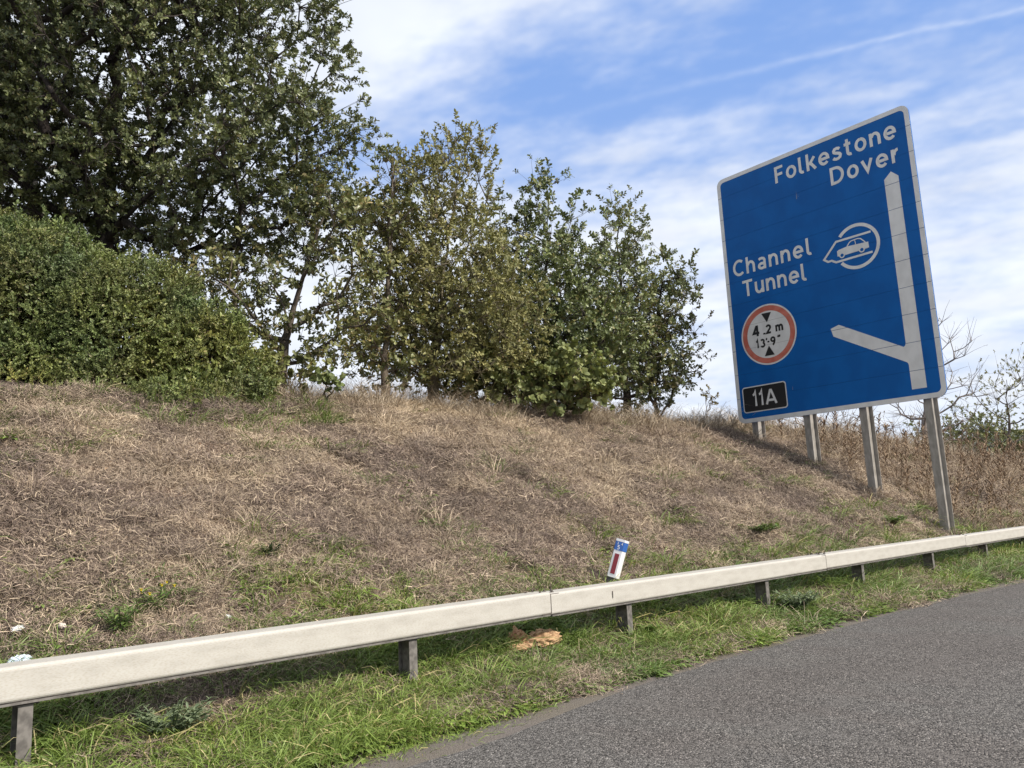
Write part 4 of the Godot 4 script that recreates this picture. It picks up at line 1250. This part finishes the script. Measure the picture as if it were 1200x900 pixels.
func build_small_things() -> void:
	# crumpled tan bundle lying on the verge
	var fur := mat("tan cloth", Color.WHITE, 0.9)
	var b := thing("tan_bundle", Vector3(-5.09, land(-5.09, -4.83) + 0.075, -4.83), "crumpled orange-tan rag lying in the grass under the barrier", "rag")
	b.rotation.y = -0.33
	var cols := [Color(0.22, 0.12, 0.065), Color(0.52, 0.35, 0.20)]
	put("body", crumple(5, Vector3(0.085, 0.075, 0.17), 0.30, 1.6, cols).mesh(fur), b).position = Vector3(0, -0.01, -0.07)
	put("fold", crumple(9, Vector3(0.075, 0.07, 0.085), 0.30, 1.5, [Color(0.26, 0.12, 0.065), Color(0.50, 0.30, 0.17)]).mesh(fur), b).position = Vector3(-0.01, 0.015, 0.16)
	var g := Geo.new()
	g.tube(Vector3(-0.01, 0.05, 0.17), Vector3(-0.02, 0.125, 0.19), 0.04, 0.008, 9, Color(0.46, 0.27, 0.16))
	put("corner", g.mesh(fur), b)
	put("tail_end", crumple(13, Vector3(0.045, 0.03, 0.13), 0.22, 1.0, cols).mesh(fur), b).position = Vector3(0.09, -0.035, 0.20)
	litter_piece("yellow_wrapper", "crumpled yellow wrapper in the grass behind the barrier post", "litter", -5.42, -5.95, 0.05, Vector3(0.07, 0.045, 0.12), Color(0.75, 0.55, 0.10), 21, 0.5)
	litter_piece("white_scrap", "small bright white scrap on the lower bank right of the yellow flowers", "litter", -5.94, -2.51, 0.07, Vector3(0.03, 0.016, 0.045), Color(0.78, 0.80, 0.82), 22, 0.9)
	litter_piece("white_wrapper", "flat white wrapper farthest left on the lower bank", "litter", -6.05, -1.18, 0.09, Vector3(0.035, 0.018, 0.06), Color(0.72, 0.72, 0.72), 23, 0.4)
	litter_piece("pale_paper", "pale pinkish crumpled paper between the white wrapper and the yellow flowers", "litter", -5.99, -1.42, 0.08, Vector3(0.035, 0.022, 0.055), Color(0.66, 0.58, 0.52), 24, 1.3)
	litter_piece("bluish_bag", "pale bluish plastic bag just behind the barrier at the left", "litter", -5.72, -1.13, 0.06, Vector3(0.06, 0.035, 0.10), Color(0.55, 0.62, 0.70), 25, 0.2)
	# stones by the road edge
	var sm := mat("stone", Color.WHITE, 0.85)
	sm.albedo_texture = noise_tex(noise(0.03, 4, 88), 256, [lin(0.6, 0.6, 0.6), lin(1, 1, 1)], [0.2, 0.8])
	sm.uv1_triplanar = true
	sm.uv1_scale = Vector3.ONE * 6.0
	var spots := [[-4.50, -2.14, 0.045, "pale rounded stone at the front edge of the verge"], [-4.85, -2.35, 0.03, "small grey stone lying in the verge grass behind the pale one"]]
	for i in spots.size():
		var q: Array = spots[i]
		var st := put("stone", crumple(40 + i, Vector3(q[2], q[2] * 0.6, q[2] * 0.9), 0.15, 0.8, [Color(0.34, 0.33, 0.29), Color(0.48, 0.47, 0.43)]).mesh(sm, true))
		st.position = Vector3(q[0], land(q[0], q[1]) + 0.03, q[1])
		tag(st, q[3], "stone")
	# plants that stand out
	var gy := [Color(0.12, 0.165, 0.09), Color(0.25, 0.30, 0.18)]
	var gg := [Color(0.10, 0.16, 0.045), Color(0.22, 0.30, 0.09)]
	var none := Color(0, 0, 0, 0)
	weed_plant("thistle_clump", "broad grey-green thistle clump in the verge in front of the barrier", "weed", -4.70, -8.5, 40, 0.22, 40, 0.075, SLIM, gy, none, 601, 1.1)
	weed_plant("dock_plant", "bushy grey-green weed at the bottom left of the verge", "weed", -4.86, -1.74, 36, 0.20, 44, 0.05, SLIM, gy, none, 602, 0.9)
	weed_plant("yellow_flowers", "green plant with small yellow flowers on the lower bank", "flowering plant", -6.10, -2.05, 6, 0.20, 16, 0.08, SLIM, gg, Color(0.85, 0.66, 0.02), 603)
	weed_plant("dark_weed", "small dark green weed alone in the brown growth halfway up the bank", "weed", -6.5, -3.1, 9, 0.12, 20, 0.06, SLIM, [Color(0.03, 0.055, 0.02), Color(0.08, 0.11, 0.04)], none, 604)
	weed_plant("green_weed", "fresh green weed patch on the bank above the second far barrier joint", "weed", -6.33, -10.5, 30, 0.15, 24, 0.07, OVAL, gg, none, 605, 2.4)
	weed_plant("leafy_weed", "fresh green weed on the bank nearest the tall right sign post", "weed", -6.12, -14.6, 30, 0.16, 24, 0.08, OVAL, gg, none, 606, 2.0)
	weed_plant("broad_weed", "broad-leaved weed beside the tan rag and the barrier post", "weed", -4.86, -6.05, 10, 0.08, 16, 0.10, ROUND, [Color(0.10, 0.16, 0.04), Color(0.21, 0.29, 0.09)], none, 607)
	weed_plant("nettle_weed", "upright dark green weed behind the barrier below the bank flowers", "weed", -5.92, -1.75, 12, 0.20, 20, 0.07, SLIM, gg, none, 608)
	# short wooden stump of an old fence beside the sapling
	var wm := mat("old wood", Color.WHITE, 0.9)
	var pz := -18.3
	var pg := Geo.new()
	pg.slab(round_rect(0.09, 0.09, 0.02, 2), Transform3D(Basis(Vector3.RIGHT, -PI / 2), Vector3(-0.045, 0.34, 0.045)), 0.0, -0.6, Color(0.13, 0.11, 0.09))
	var po := put("fence_stump", pg.mesh(wm))
	po.position = Vector3(-10.5, land(-10.5, pz), pz)
	tag(po, "short weathered wooden fence stump on the bank top left of the sign", "post")

func _ready() -> void:
	# camera
	var cam := Camera3D.new()
	cam.name = "camera"
	add_child(cam)
	cam.transform = Transform3D(Basis.from_euler(Vector3(deg_to_rad(9.488), deg_to_rad(47.326), deg_to_rad(-2.677)), EULER_ORDER_YXZ), Vector3(0, 1.30, 0))
	cam.fov = 51.63
	cam.near = 0.05
	cam.far = 4000.0
	# sky
	var we := WorldEnvironment.new()
	we.name = "daylight"
	var env := Environment.new()
	env.background_mode = Environment.BG_SKY
	var sky := Sky.new()
	var sm := PanoramaSkyMaterial.new()
	sm.panorama = sky_panorama()
	sky.sky_material = sm
	env.sky = sky
	env.tonemap_mode = Environment.TONE_MAPPER_LINEAR
	env.tonemap_exposure = 1.35
	env.sdfgi_enabled = true
	env.ssao_enabled = true
	env.ssil_enabled = true
	we.environment = env
	add_child(we)
	# sun: ahead to the right, behind the sign's face, veiled by thin cloud
	var sun := DirectionalLight3D.new()
	sun.name = "sun"
	add_child(sun)
	var to := Vector3(cos(deg_to_rad(18.0)), 0.0, -sin(deg_to_rad(18.0))) * cos(deg_to_rad(38.0)) + Vector3(0, sin(deg_to_rad(38.0)), 0)
	sun.look_at_from_position(Vector3.ZERO, -to, Vector3.UP)
	sun.light_energy = 1.45
	sun.light_color = Color(1.0, 0.965, 0.91)
	sun.light_angular_distance = 3.0
	sun.shadow_enabled = true

	fbm = noise(0.35, 4, 5)
	patchy = noise(0.55, 3, 9)
	rng.seed = 1
	build_ground()
	build_road()
	build_hill()
	build_trees()
	build_thicket()
	build_grass()
	build_barrier()
	build_sign()
	build_marker()
	build_small_things()
